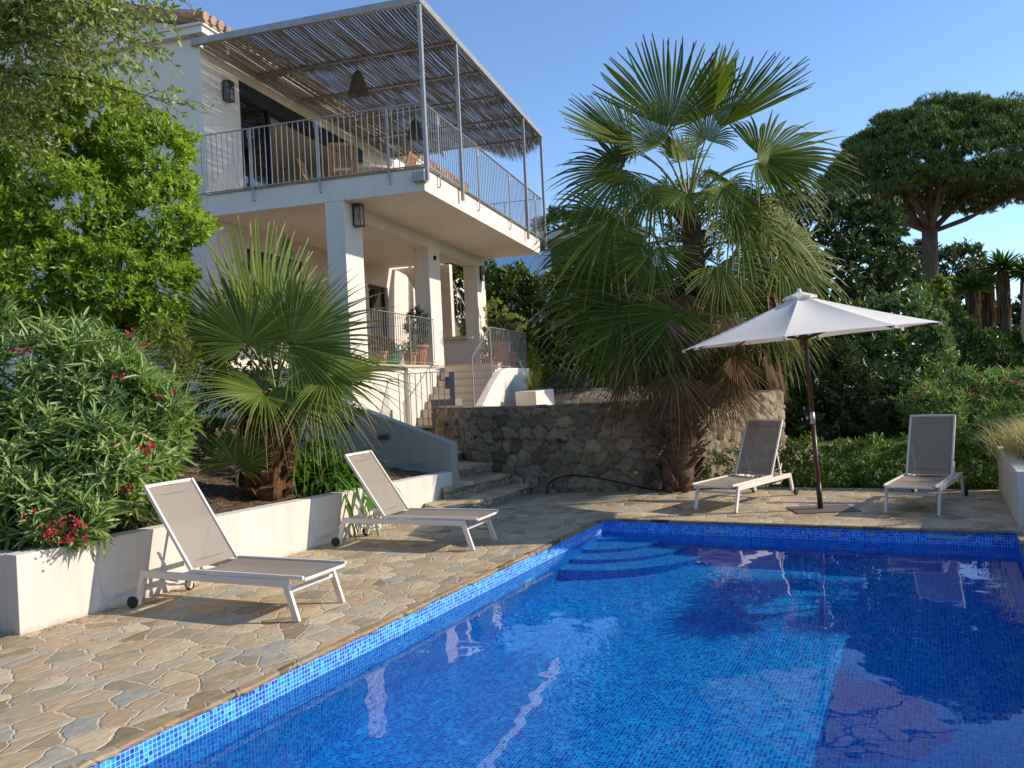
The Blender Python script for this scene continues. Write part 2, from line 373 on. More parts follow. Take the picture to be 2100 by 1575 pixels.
# water surface
rwv = np.random.default_rng(1); xs_ = np.linspace(.001, 4.214, 190); yg_ = np.linspace(-8.999, -.001, 400); Xw, Yw = np.meshgrid(xs_, yg_, indexing='ij'); Zw = np.full(Xw.shape, -.15)
for i in range(56):                                    # faint ripples
    lam = rwv.uniform(.08, .42); th_ = rwv.uniform(0, 6.28); ph = rwv.uniform(0, 6.28); Zw += .00018*lam**1.1*np.sin((Xw*np.cos(th_)+Yw*np.sin(th_))*6.283/lam+ph)
iw = np.arange(189*399); aw = (iw//399)*400+iw % 399
wat = npmesh('water', np.stack([Xw, Yw, Zw], -1).reshape(-1, 3), np.stack([aw, aw+400, aw+401, aw+1], 1), WATER, None, POOL, True); struct(wat, 'still blue pool water')
wat.cycles.is_caustics_caster = True
for o in COL.objects:
    if o.name.split('.')[0] in ('swimming_pool', 'pool_step', 'pool_light', 'trim_ring', 'inlet_nozzle', 'missing_tile_patch'): o.cycles.is_caustics_receiver = True

# ------------------------------------------------------------------ left planter, its sloped end wall
pw = MB(); x0, x1 = -2.57, -2.42; ya, yb = -5.55, .55
pw.v += [(x0, ya, -.05), (x1, ya, -.05), (x1, yb, -.05), (x0, yb, -.05), (x0, ya, .585), (x1, ya, .58), (x1, yb, .48), (x0, yb, .485)]
pw.f += [(0, 3, 2, 1), (4, 5, 6, 7), (0, 1, 5, 4), (1, 2, 6, 5), (2, 3, 7, 6), (3, 0, 4, 7)]
pw.box(-7, -2.575, -5.55, -5.40, -.05, .575)
tag(pw.build('planter_wall', WHITE2, None, POOL, bevel=.006), 'long low white rendered planter wall behind the two left loungers', 'planter wall')
SLd = Vector((-.96, .28, 0)); SLa = Vector(P2(-2.42, .555)); SLb = SLa+Vector((math.sin(PB), math.cos(PB), 0))*.17
sw = MB(); prof = [(0, .87), (.07, .90), (.95, 1.24), (1.6, 1.50), (2.5, 1.88)]
for t, z in prof:
    for q in (SLa, SLb):
        p = q+SLd*t; sw.v += [(p.x, p.y, -.05), (p.x, p.y, z)]
for i in range(len(prof)-1):
    a, b = 4*i, 4*i+4
    sw.f += [(a+0, a+1, b+1, b+0)[::-1], (a+2, b+2, b+3, a+3)[::-1], (a+1, a+3, b+3, b+1)[::-1]]
sw.f += [(0, 2, 3, 1), (4*len(prof)-4, 4*len(prof)-3, 4*len(prof)-1, 4*len(prof)-2)]
SHADEW = m_plaster('shaded_white_render', (.40, .37, .31), (.30, .28, .23))  # white wall's shade put into one darker base colour
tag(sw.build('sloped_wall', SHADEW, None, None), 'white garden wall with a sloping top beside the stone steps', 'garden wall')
SLn = Vector((-SLd.y, SLd.x, 0)); SLn = -SLn if SLn.y > 0 else SLn
def on_slope(t, z, off=.0): p = SLa+SLd*t+SLn*off; return Matrix(((SLd.x, SLn.x, 0, p.x), (SLd.y, SLn.y, 0, p.y), (0, 0, 1, z), (0, 0, 0, 1)))
wl = MB().box(-.09, .09, 0, .03, -.035, .035, on_slope(1.0, .99)).build('bulkhead_light', STEEL, None, None, bevel=.004)
tag(wl, 'small dark rectangular bulkhead light on the sloping white wall', 'wall light')
MB().box(-.075, .075, .03, .034, -.022, .022, on_slope(1.0, .99)).build('light_cover', m_plain('grey_cover', (.07, .075, .09), .3), wl)
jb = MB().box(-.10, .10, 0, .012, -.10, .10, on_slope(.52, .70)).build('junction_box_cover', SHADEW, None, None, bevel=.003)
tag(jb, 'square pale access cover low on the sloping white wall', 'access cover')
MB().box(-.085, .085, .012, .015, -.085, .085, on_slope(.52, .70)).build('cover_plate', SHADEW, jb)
# soil of the planted slope
def grid(nm, mt, x0, x1, y0, y1, nx, ny, zf, M, kind='structure'):
    xs = np.linspace(x0, x1, nx); yy = np.linspace(y0, y1, ny); X, Y = np.meshgrid(xs, yy, indexing='ij'); Z = zf(X, Y)
    V = np.stack([X, Y, Z], -1).reshape(-1, 3); i = np.arange((nx-1)*(ny-1)); a = (i//(ny-1))*ny+i % (ny-1)
    o = npmesh(nm, V, np.stack([a, a+ny, a+ny+1, a+1], 1), mt, None, M, True); o['kind'] = kind; return o
def b_soil(nt, out):
    k = N(nt); v = k.coord(); n = k.noise(v, 26, 6, .7); n2 = k.noise(v, 5, 4)
    c = k.ramp(n.outputs[0], [(.3, (.05, .03, .02)), (.48, (.17, .11, .065)), (.6, (.36, .26, .16)), (.72, (.60, .48, .33))])
    k.pbsdf(out, k.mix(.5, c, k.ramp(n2.outputs[0], [(.35, (.3, .25, .2)), (.65, (1, 1, 1))]), 'MULTIPLY'), .95, k.bump(n.outputs[0], 1, .05), 0, .1)
SOIL = mat('mulched_soil', b_soil)
rs = np.random.default_rng(3)
grid('planted_bed', SOIL, -2.58, -11, -5.42, 7, 90, 120, lambda X, Y: np.where((Y > .62+.19*(X+2.42)) & (X > -4.75), -.3, .43+.17*(-2.58-X)*np.clip(1-.02*Y, .6, 1)+rs.normal(0, .014, X.shape)), POOL)
# ------------------------------------------------------------------ garden steps up to the gate
GS = [([(-1.35, 11.05), (897, 1042), (948, 1033), (1017, 1015), (1078, 995)], .15), ([(-1.12, 11.45), (913, 1002), (951, 991), (980, 987), (1023, 977)], .30),
      ([(-1.35, 11.9), (908, 962), (947, 959), (988, 952)], .45), ([(-1.6, 12.6), (907, 931), (952, 925)], .60), ([(-1.9, 13.6), (904, 903), (922, 900)], .75)]
steps = None
for k, (pts, z) in enumerate(GS):
    poly = [pts[0]]+[tuple(gp(x, y, z)[:2]) for x, y in pts[1:]]
    poly = poly+[(.3-.22*k, 12.95+.06*k), (-.5-.12*k, 14.2), (-1.0, 18-.02*k), (-4+.02*k, 18-.02*k), (-3.4+.02*k, 12.4+.1*k)]
    st = MB(); st.prism([(p[0], p[1]) for p in poly], -.03, z-.035); o = st.build('garden_steps' if k == 0 else 'step', STEPST, steps)
    if k == 0: steps = o; tag(o, 'curved flight of stone garden steps climbing left of the rubble wall', 'steps')
    tr = MB(); cx = np.mean([p[0] for p in poly]); cy = np.mean([p[1] for p in poly])
    m = len(pts); tp = [(p[0]+.02, p[1]-.025) if i < m else p for i, p in enumerate(poly)]
    tr.prism(tp, z-.035, z); tr.build('tread', DECK, steps if k == 0 else o)
gl = MB().prism([tuple(gp(815, 879, .9)[:2]), tuple(gp(925, 876, .9)[:2]), (-1.2, 19), (-5, 19)], -.03, .9).build('step', STEPST, steps)
gt = MB().prism([tuple(gp(812, 880, .9)[:2]), tuple(gp(928, 876.5, .9)[:2]), (-1.2, 19), (-5, 19)], .90, .93).build('tread', m_flag('landing_stone', 3, [(0, (.42, .34, .24)), (1, (.58, .48, .36))], (.4, .34, .26), .04), gl)
# ------------------------------------------------------------------ rubble retaining wall and the terrace it holds
def catmull(P, n):
    P = [np.array(p, float) for p in P]; P = [2*P[0]-P[1]]+P+[2*P[-1]-P[-2]]; out = []
    for i in range(1, len(P)-2):
        for t in np.arange(n)/n:
            a, b, c, d = P[i-1:i+3]; out.append(.5*((2*b)+(-a+c)*t+(2*a-5*b+4*c-d)*t*t+(-a+3*b-3*c+d)*t**3))
    return out+[P[-2]]
WP = [(-1.46, 15.35), (-1.15, 14.2), (-.6, 13.1), (.2, 12.5), (1.2, 12.25), (2.3, 12.4), (3.3, 13.0), (4.2, 13.9), (4.86, 15.0)]
wl_ = catmull(WP, 14); nW = len(wl_); ZW = 1.27
rw = np.random.default_rng(8); tan = [wl_[min(i+1, nW-1)]-wl_[max(i-1, 0)] for i in range(nW)]; nor = [np.array([t[1], -t[0]])/np.hypot(*t) for t in tan]
fine = np.array(catmull(WP, 42)); nF = len(fine); tf = np.gradient(fine, axis=0); nf = np.stack([tf[:, 1], -tf[:, 0]], -1)/np.linalg.norm(tf, axis=1)[:, None]
arc = np.concatenate([[0], np.cumsum(np.linalg.norm(np.diff(fine, axis=0), axis=1))]); nz = 52; zz = np.linspace(-.05, ZW, nz+1)
gx, gz = .235, .175; cx_, cz_ = np.meshgrid(np.arange(-1, arc[-1]/gx+2), np.arange(-1, ZW/gz+2), indexing='ij')
seeds = np.stack([(cx_+rw.uniform(-.42, .42, cx_.shape)+.5*(cz_ % 2))*gx, (cz_+rw.uniform(-.38, .38, cz_.shape))*gz], -1).reshape(-1, 2); sid = rw.random(len(seeds)); soff = rw.uniform(-.022, .030, len(seeds)); stilt = rw.normal(0, .06, (len(seeds), 2))
A2, Z2 = np.meshgrid(arc, zz, indexing='ij'); Pq = np.stack([A2, Z2], -1).reshape(-1, 2)+np.stack([.018*np.sin(Z2*23+A2*9), .014*np.sin(A2*27)], -1).reshape(-1, 2)
D2 = np.sqrt((((Pq[:, None, :]-seeds[None])*np.array([1, 1.25]))**2).sum(-1)); od = np.argsort(D2, 1)[:, :2]; i0 = od[:, 0]; f1 = D2[np.arange(len(Pq)), i0]; f2 = D2[np.arange(len(Pq)), od[:, 1]]; ed = np.clip((f2-f1)/.075, 0, 1)
dl = Pq-seeds[i0]; disp = np.clip(ed*2.2, 0, 1)**.7*(.046+soff[i0]*1.2+(dl*stilt[i0]).sum(1)*1.4)-.012+rw.normal(0, .0025, len(Pq))
Vf = np.repeat(fine, nz+1, 0)+np.repeat(nf, nz+1, 0)*disp[:, None]; Vf = np.concatenate([Vf, np.tile(zz, nF)[:, None]], 1); Vb = np.concatenate([np.repeat(fine-nf*.36, nz+1, 0), np.tile(zz, nF)[:, None]], 1)
ii, jj = [x.ravel() for x in np.meshgrid(np.arange(nF-1), np.arange(nz), indexing='ij')]; aq = ii*(nz+1)+jj; nv_ = nF*(nz+1)
Q = [np.stack([aq, aq+nz+1, aq+nz+2, aq+1], 1), np.stack([aq, aq+1, aq+nz+2, aq+nz+1], 1)+nv_]
tq = np.arange(nF-1)*(nz+1)+nz; Q.append(np.stack([tq, tq+nz+1, tq+nz+1+nv_, tq+nv_], 1)); eq = np.arange(nz); Q.append(np.stack([eq, eq+1, eq+1+nv_, eq+nv_], 1)); eq = eq+(nF-1)*(nz+1); Q.append(np.stack([eq, eq+nv_, eq+1+nv_, eq+1], 1))
def stone_attr(o, ids, edge):
    ca = o.data.attributes.new('stone', 'FLOAT_COLOR', 'POINT'); c = np.stack([ids, edge, 0*ids, 0*ids+1], -1).astype(np.float32); ca.data.foreach_set('color', c.ravel())
rub = npmesh('rubble_wall', np.concatenate([Vf, Vb]), np.concatenate(Q), STONE); stone_attr(rub, np.concatenate([sid[i0], sid[i0]]), np.concatenate([ed, ed*0+1])); tag(rub, 'curved brown rubble stone retaining wall behind the tall palm', 'stone wall')
cap = MB(); i = 2
while i < nW-1:
    j = min(nW-1, i+R.choice((1, 2, 2, 3))); h = R.uniform(.025, .045); a0, a1 = R.uniform(.0, .035), R.uniform(.0, .035)
    pa, pb = wl_[i]+nor[i]*a0, wl_[j]+nor[j]*a1; pc, pd = wl_[j]-nor[j]*.37, wl_[i]-nor[i]*.37
    s_ = .985; c = (pa+pb+pc+pd)/4; pl_ = [tuple(c+(p-c)*s_) for p in (pa, pb, pc, pd)]
    cap.prism(pl_, ZW-.02, ZW+h); i = j
co_ = cap.build('cap_stone', STONE, rub); ncap = len(co_.data.vertices)//8; stone_attr(co_, np.repeat(rw.random(ncap)*.75, 8), np.ones(ncap*8))
pil = MB().prism([(-1.50, 15.22), (-1.05, 15.12), (-.95, 15.5), (-1.40, 15.6)], -.03, 1.43).build('end_pier', m_plaster('grey_render', (.22, .21, .19), (.15, .14, .13)), rub)
vt = wl_[50]; vn = nor[50]
ip = min(range(nW), key=lambda q: abs(wl_[q][0]-at(1148, 905, 12.3)[0])); pv = wl_[ip]; tv = np.array([-nor[ip][1], nor[ip][0]])
MV = Matrix(((tv[0], nor[ip][0], 0, pv[0]), (tv[1], nor[ip][1], 0, pv[1]), (0, 0, 1, .78), (0, 0, 0, 1)))
ve = MB().box(-.06, .06, .0, .045, -.065, .065, MV).build('step_light', STEEL, None, None, bevel=.004); tag(ve, 'small square dark step light set in the shaded rubble wall', 'wall light')
MB().box(-.045, .045, .045, .048, -.05, .05, MV).build('light_cover', RUBBER, ve)
inner = [tuple(p-n_*.2) for p, n_ in zip(wl_, nor)]
up = MB().prism(inner+[(9, 32), (-6, 32)], -.04, 1.14); struct(up.build('upper_terrace', m_flag('terrace_paving', 2.2, [(0, (.32, .26, .18)), (1, (.5, .42, .3))], (.42, .36, .27), .035)), 'paved terrace behind the rubble wall')
# pale stone bench step and planter block on that terrace
bs = MB(); A_ = at(1108, 822, 18.0); B_ = at(1330, 815, 18.3); bs.bar((A_[0], A_[1], 1.28), (B_[0], B_[1], 1.28), .9, .26).build('step_block', STEPST)
so = COL.objects['step_block']; tag(so, 'low pale stone step crossing the terrace behind the rubble wall', 'step')
A_ = at(1110, 812, 18.6); B_ = at(1330, 806, 18.8)
MB().bar((A_[0], A_[1]+.2, 1.43), (B_[0], B_[1]+.2, 1.43), 1.3, .05).build('tread', m_plain('pale_tread', (.5, .43, .33), .8, 0, .2), so)
A_ = at(1078, 815, 17.0); B_ = at(1116, 815, 17.6)
tag(MB().bar((A_[0], A_[1], 1.30), (B_[0], B_[1], 1.33), .5, .36).build('planter_block', WHITE, None, None, bevel=.01), 'short white block at the foot of the landing wall', 'low wall')
# right planter
rp = MB(); rp.box(4.24, 4.40, .14, 2.9, -.05, .56); rp.box(4.405, 9, .14, .29, -.05, .575)
tag(rp.build('planter_wall', WHITE2, None, POOL, bevel=.006), 'white rendered planter wall at the right edge, full of feathery grass', 'planter wall')
struct(MB().box(4.40, 9, .29, 2.9, .0, .47).build('planter_soil', SOIL, None, POOL), 'soil of the right planter')
bn = empty('garden_bench', M=POOL @ Matrix.Translation((4.75, -.42, 0))); tag(bn, 'wooden slatted bench against the right white planter, cut by the frame', 'bench')
MB().box(-.12, 1.2, -.2, .2, .34, .37).box(-.12, 1.2, -.2, -.12, .375, .39).box(-.12, 1.2, -.08, .0, .375, .39).box(-.12, 1.2, .04, .12, .375, .39).build('seat', TEAK, bn)
for q in (-.05, 1.1): MB().box(q-.03, q+.03, -.17, -.11, 0, .34).build('leg', TEAK, bn); MB().box(q-.03, q+.03, .11, .17, 0, .34).build('leg', TEAK, bn)

# ================================================================== HOUSE
house = empty('house', M=HOUSE); tag(house, 'white two storey villa with an overhanging terrace and tiled roof', 'house')
UW = 4.12; SB, ST = 4.86, 5.23; TF = 2.12
wm = MB(); t = .25
wm.box(0, 1.13, UW, UW+t, -.05, 8.05)                                          # corner panel
wm.box(1.13, 6.3, UW, UW+t, 7.65, 8.05)
wm.box(6.3, 13.6, UW, UW+t, 4.47, 8.05)
wm.box(1.13, 6.3, UW, UW+t, 4.47, 5.24)
wm.box(1.13, 3.15, UW, UW+t, -.05, 2.95); wm.box(3.15, 6.27, UW, UW+t, -.05, 4.47); wm.box(6.27, 7.41, UW, UW+t, -.05, 2.12); wm.box(6.27, 7.41, UW, UW+t, 4.33, 4.47); wm.box(7.41, 13.6, UW, UW+t, -.05, 4.47)
wm.box(.0, .25, UW+t, 14, -.05, 8.05)                                        # front face
wm.box(13.35, 13.6, UW+t, 14, -.05, 8.05)
wm.build('wall', WHITE, house)
room = m_plaster('room_paint', (.62, .55, .46), (.55, .48, .40))
rm = MB()
rm.quadv([(.9, UW+t, 5.24), (6.9, UW+t, 5.24), (6.9, 8.2, 5.24), (.9, 8.2, 5.24)]); rm.quadv([(.9, UW+t, 7.66), (.9, 8.2, 7.66), (6.9, 8.2, 7.66), (6.9, UW+t, 7.66)])
rm.quadv([(.9, 8.2, 5.24), (6.9, 8.2, 5.24), (6.9, 8.2, 7.66), (.9, 8.2, 7.66)]); rm.quadv([(6.9, 8.2, 5.24), (6.9, UW+t, 5.24), (6.9, UW+t, 7.66), (6.9, 8.2, 7.66)]); rm.quadv([(.9, UW+t, 5.24), (.9, 8.2, 5.24), (.9, 8.2, 7.66), (.9, UW+t, 7.66)])
rm.build('living_room', room, house)
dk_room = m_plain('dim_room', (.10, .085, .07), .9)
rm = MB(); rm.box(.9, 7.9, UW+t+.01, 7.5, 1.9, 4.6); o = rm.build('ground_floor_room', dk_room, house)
# upper sliding window
wf = MB(); wf.box(1.13, 6.3, UW-.02, UW+.16, 7.36, 7.65); wf.box(1.13, 1.18, UW+.02, UW+.12, 5.24, 7.36); wf.box(2.12, 2.20, UW+.02, UW+.12, 5.24, 7.36); wf.box(1.18, 2.12, UW+.03, UW+.1, 5.24, 5.29)
win = wf.build('sliding_window', DARK, house); MB().box(1.18, 2.12, UW+.06, UW+.075, 5.29, 7.36).build('pane', GLASS, win)
wf = MB(); wf.box(.97, 3.15, UW+.02, UW+.14, 4.39, 4.47); wf.box(.97, 1.03, UW+.02, UW+.12, 2.95, 4.39); wf.box(1.62, 1.70, UW+.02, UW+.12, 2.95, 4.39); wf.box(2.38, 2.44, UW+.02, UW+.12, 2.95, 4.39); wf.box(3.09, 3.15, UW+.02, UW+.12, 2.95, 4.39)
win = wf.build('window', DARK, house); MB().box(1.03, 3.09, UW+.06, UW+.07, 2.95, 4.39).build('pane', GLASS, win)
wf = MB(); wf.box(6.27, 6.33, UW+.08, UW+.16, 2.12, 4.33); wf.box(7.35, 7.41, UW+.08, UW+.16, 2.12, 4.33); wf.box(6.33, 7.35, UW+.08, UW+.16, 4.25, 4.33)
win = wf.build('terrace_door', DARK, house); MB().box(6.33, 7.35, UW+.11, UW+.12, 2.12, 4.25).build('pane', GLASS, win)
cu = MB()
for i in range(14): cu.box(6.36+.07*i, 6.42+.07*i, UW+.19+.02*(i % 2), UW+.2+.02*(i % 2), 2.13, 4.2)
cu.build('curtain', m_plain('grey_curtain', (.28, .25, .22), .9), win)
# roof, cornice and tiles
rf = MB(); rf.box(-.14, 13.75, UW-.16, 14.2, 8.05, 8.17); rf.box(-.18, 13.8, UW-.20, 14.25, 8.17, 8.22)
rf.v += [(.002, UW+.02, 8.0), (.248, UW+.02, 8.0), (.248, 14, 8.0), (.002, 14, 8.0), (.002, UW+.02, 8.22), (.248, UW+.02, 8.22), (.248, 14, 10.75), (.002, 14, 10.75)]; n9 = len(rf.v)-8; rf.f += [tuple(n9+i for i in q) for q in ((0, 3, 2, 1), (4, 5, 6, 7), (0, 1, 5, 4), (1, 2, 6, 5), (2, 3, 7, 6), (3, 0, 4, 7))]
rf.v += [(-.2, UW-.22, 8.22), (13.85, UW-.22, 8.22), (13.85, 14.3, 10.9), (-.2, 14.3, 10.9), (-.2, UW-.22, 8.24), (13.85, UW-.22, 8.24), (13.85, 14.3, 10.95), (-.2, 14.3, 10.95)]; n0 = len(rf.v)-8
rf.f += [tuple(n0+i for i in q) for q in ((0, 3, 2, 1), (4, 5, 6, 7), (0, 1, 5, 4), (1, 2, 6, 5), (2, 3, 7, 6), (3, 0, 4, 7))]
roof = rf.build('roof', WHITE, house)
CLAY = m_plain('clay_tile', (.46, .27, .19), .85, 0, .4, 5, .002, 40)
tl = MB()
for i in range(64):
    v = -.16+.22*i; z0 = 8.30+R.uniform(-.008, .008)
    for q in range(3): tl.tube([(v+R.uniform(-.01, .01), UW-.27+q*.42, z0+q*.109), (v, UW+.2+q*.42, z0+.10+q*.109)], [.085, .07], 8)
for i in range(24):
    u = UW-.1+.42*i; tl.tube([(-.17, u, 8.33+.26*(u-UW+.1)), (-.17, u+.47, 8.335+.26*(u+.47-UW+.1))], [.10, .085], 8)
tl.build('roof_tiles', CLAY, roof)
MB().tube([(.55, UW-.17, 8.1), (.55, UW-.17, 7.95), (.55, UW-.06, 7.82)], .045, 10).build('drainpipe', WHITE, house, None, True)
# terrace slab, beam, columns
sl = MB(); sl.box(0, 7.58, 0, UW-.002, SB, ST); slab = sl.build('terrace_slab', WHITE, house, bevel=.008)
MB().box(-.02, 7.6, -.02, UW-.002, ST+.001, ST+.025).build('floor_tiles', m_plain('terrace_tile', (.42, .35, .27), .6), slab)
MB().box(.66, 6.885, 1.474, 1.82, SB-.245, SB-.002).build('beam', SOFFIT, house)
for v0, v1 in ((0.004, .66), (3.73, 4.37), (6.89, 7.55)):
    MB().box(v0, v1, 1.474-.002, 1.822, (-.05 if v0 < .1 else TF), SB-.001).build('column', WHITE, house, bevel=.006)
# lower terrace: base, floor, low walls, stair and landing
lb = MB(); lb.box(.30, 3.66, 1.47, UW-.003, -.05, TF-.05); lb.box(3.66, 9.0, 1.5, UW-.003, -.05, TF-.05); lb.box(2.19, 3.66, 1.395, 1.469, -.05, TF-.05); lb.build('terrace_base', WHITE, house)
tlm = m_plain('sandstone_edge', (.55, .44, .33), .7, 0, .15, 8)
MB().box(.30, 3.68, 1.36, UW-.004, TF-.049, TF).box(3.68, 9.2, 1.48, UW-.004, TF-.049, TF).build('lower_terrace', tlm, house)
stc = m_plaster('stair_stone', (.82, .69, .52), (.7, .57, .42))
sr_ = None
for i in range(8):
    z1 = .93+.149*(i+1); v0 = 2.5+.24*i
    o = MB().box(v0, 3.0+.24*i if i < 7 else 4.42, .2, 1.392, (.3 if i == 0 else z1-.28), z1-.03).build('stair' if i == 0 else 'step', stc, house if i == 0 else sr_)
    if i == 0: sr_ = o
    MB().box(v0-.02, v0+.26, .19, 1.393, z1-.029, z1).build('tread', tlm, o)
ld = MB(); ld.box(4.425, 6.42, .2, 1.47, -.05, 2.0)
wall2 = MB(); pf = [(2.32, 1.02)]
pf += [(2.5, 1.22), (3.2, 1.62), (3.9, 1.93)]
pf += [(4.4, 2.0), (6.42, 2.0), (6.42, -.05), (2.32, -.05)]
wall2.v += [(v, .05, z) for v, z in pf]+[(v, .199, z) for v, z in pf]; m = len(pf)
wall2.f += [tuple(range(m))[::-1], tuple(range(m, 2*m))]+[(i, (i+1) % m, m+(i+1) % m, m+i) for i in range(m)]
wall2.build('stair_wall', WHITE, house); ld.build('landing', tlm, house)
MB().box(6.34, 6.88, 1.30, 2.2, 1.95, 2.78).box(4.5, 6.33, 2.6, 3.0, TF, 2.55).build('plinth_wall', WHITE, house); MB().box(6.2, 6.9, 1.6, 2.6, 2.785, 2.86).build('stone_ledge', tlm, house)
# curved flank of the outer stair, and the outer stair with its rail
ar = MB(); pf = [(4.12, 4.97), (3.95, 4.90), (3.72, 4.72), (3.45, 4.2), (3.24, 3.45), (3.05, 2.9), (2.6, 2.2), (2.0, 2.1), (2.0, 4.85), (3.9, 4.99)]
pf = [(4.118, 4.855), (3.95, 4.80), (3.72, 4.66), (3.45, 4.18), (3.24, 3.45), (3.05, 2.9), (2.7, 2.13), (2.5, 2.13), (2.5, 4.855)]
m = len(pf); ar.v += [(7.75, u, z) for u, z in pf]+[(7.95, u, z) for u, z in pf]
ar.f += [tuple(range(m)), tuple(range(m, 2*m))[::-1]]+[((i+1) % m, i, m+i, m+(i+1) % m) for i in range(m)]
ar.build('curved_flank', WHITE, house)
xs = MB(); pf = [(2.55, 2.75), (3.3, 4.35), (3.9, 5.6), (3.9, 4.3), (2.9, 2.13), (2.4, 2.13)]
m = len(pf); xs.v += [(9.0, u, z) for u, z in pf]+[(9.18, u, z) for u, z in pf]; xs.f += [tuple(range(m)), tuple(range(m, 2*m))[::-1]]+[((i+1) % m, i, m+i, m+(i+1) % m) for i in range(m)]
xo = xs.build('outer_stair', WHITE, house); xr = MB()
for i in range(14):
    u = 2.5+.1*i; z = 2.75+2.12*(u-2.5); xr.tube([(9.05, u, z), (9.05, u, z+.95)], .01, 5)
xr.tube([(9.05, 2.45, 3.6), (9.05, 3.85, 6.55)], .015, 5).tube([(9.05, 2.45, 2.72), (9.05, 3.85, 5.68)], .012, 5); xr.build('railing', METAL, xo)
tag(MB().lathe([(0, .0), (.05, .0), (.055, .03), (.03, .05), (0, .05)], 14, M=Matrix.Translation((4.05, 1.472, 4.43)) @ Matrix.Rotation(math.pi/2, 4, 'X')).build('security_sensor', DARK, None, HOUSE, True), 'small round black sensor on the middle column', 'sensor')

# ------------------------------------------------------------------ railings (bars, posts with curled brackets)
def curl(p, q_out, zt, zb):                            # flat post with a hook top and a bracket bottom
    m = MB(); p = Vector(p); o = Vector(q_out)
    m.bar(p+Vector((0, 0, zb+.06-p.z)), p+Vector((0, 0, zt-p.z)), .035, .012, up=o)
    for sgn in (-1, 1):
        side = Vector((o.y, -o.x, 0))*sgn
        m.tube([p+Vector((0, 0, zt-.16-p.z))+side*.012, p+Vector((0, 0, zt-.17-p.z))+side*.05, p+Vector((0, 0, zt-.12-p.z))+side*.065, p+Vector((0, 0, zt-.02-p.z))+side*.06], .007, 5)
    m.tube([p+Vector((0, 0, zb+.07-p.z)), p+Vector((0, 0, zb+.02-p.z))-o*.005, p+Vector((0, 0, zb-p.z))-o*.03, p+Vector((0, 0, zb+.01-p.z))-o*.05], .011, 6)
    return m
rl = MB(); Z0, Z1 = ST+.035, ST+1.05
n = 39
for i in range(n+1): u = -.03+4.2*i/n; rl.tube([(-.045, u, Z0), (-.045, u, Z1)], .0075, 5)
rl.bar((-.045, -.05, Z1), (-.045, 4.27, Z1), .04, .012).bar((-.045, -.05, Z0), (-.045, 4.27, Z0), .045, .014)
rail = rl.build('front_railing', METAL, house)
for u in (3.16, 1.87, .59): curl((-.05, u, 5.2), (-1, 0, 0), Z1, 5.03).build('post', METAL, rail)
rl = MB(); n = 72
for i in range(n+1): v = -.03+7.75*i/n; rl.tube([(v, -.045, Z0), (v, -.045, Z1)], .0075, 5)
rl.bar((-.05, -.045, Z1), (7.78, -.045, Z1), .04, .012).bar((-.05, -.045, Z0), (7.78, -.045, Z0), .045, .014)
rl.bar((7.72, -.045, Z1), (7.72, 4.1, Z1), .04, .012).bar((7.72, -.045, Z0), (7.72, 4.1, Z0), .04, .012)
for i in range(30): rl.tube([(7.72, .1+.135*i, Z0), (7.72, .1+.135*i, Z1)], .0075, 5)
rail = rl.build('side_railing', METAL, house)
for v in (.6, 2.7, 4.85, 7.06): curl((v, -.05, 5.2), (0, -1, 0), Z1, 5.03).build('post', METAL, rail)
rl = MB(); n = 30
for i in range(n+1): v = .70+3.0*i/n; rl.tube([(v, 1.43, TF+.05), (v, 1.43, TF+.97)], .0075, 5)
rl.bar((.68, 1.43, TF+.97), (3.72, 1.43, TF+.97), .035, .012).bar((.68, 1.43, TF+.05), (3.72, 1.43, TF+.05), .035, .012)
rail = rl.build('lower_railing', METAL, house); curl((2.4, 1.415, 2.2), (0, -1, 0), TF+.97, 1.82).build('post', METAL, rail)
rl = MB()
for i in range(11): v = 2.44+.115*i; z = 1.22+.135*.0+(v-2.44)*.52; rl.tube([(v, .17, z), (v, .17, 2.2+(v-2.44)*.54)], .0075, 5)
for i in range(27): v = 3.66+.106*i; rl.tube([(v, .17, 2.04), (v, .17, 2.84)], .0075, 5)
rl.bar((2.42, .17, 2.19), (3.63, .17, 2.845), .035, .014).bar((3.63, .17, 2.84), (6.42, .17, 2.84), .035, .012).bar((3.66, .17, 2.04), (6.42, .17, 2.04), .03, .012).bar((2.42, .17, 1.25), (3.66, .17, 1.87), .03, .012)
rail = rl.build('stair_railing', METAL, house)
for v, z0, z1 in ((2.42, 1.05, 2.2), (3.64, 1.8, 2.85), (4.95, 1.8, 2.84)): MB().bar((v, .165, z0), (v, .165, z1), .04, .014, up=(0, 1, 0)).build('post', METAL, rail)

# ------------------------------------------------------------------ garden gate
ga, gb = Vector(gp(822, 879, .93)), Vector(gp(915, 876.5, .93)); gd = (gb-ga); gL = gd.length; gd.normalize()
gate = empty('garden_gate', tuple(ga)); tag(gate, 'thin barred metal gate across the foot of the cream stairs', 'gate')
gm_ = MB(); nb = 9
for i in range(nb): p = gd*(gL*i/(nb-1)); gm_.tube([p+Vector((0, 0, .03)), p+Vector((0, 0, 1.0))], .0085, 5)
gm_.bar(Vector((0, 0, .03)), gd*gL+Vector((0, 0, .03)), .02, .016).bar(Vector((0, 0, 1.0)), gd*gL+Vector((0, 0, 1.0)), .03, .014); gm_.build('gate_leaf', STEEL, gate)
gp_ = Vector(at(928, 800, 15.3)); 
po = MB().box(gp_.x-.05, gp_.x+.05, gp_.y-.05, gp_.y+.05, 1.40, 1.93).build('gate_post', STEEL, None, None, bevel=.006); tag(po, 'grey steel gate post standing on the end pier of the rubble wall', 'post')
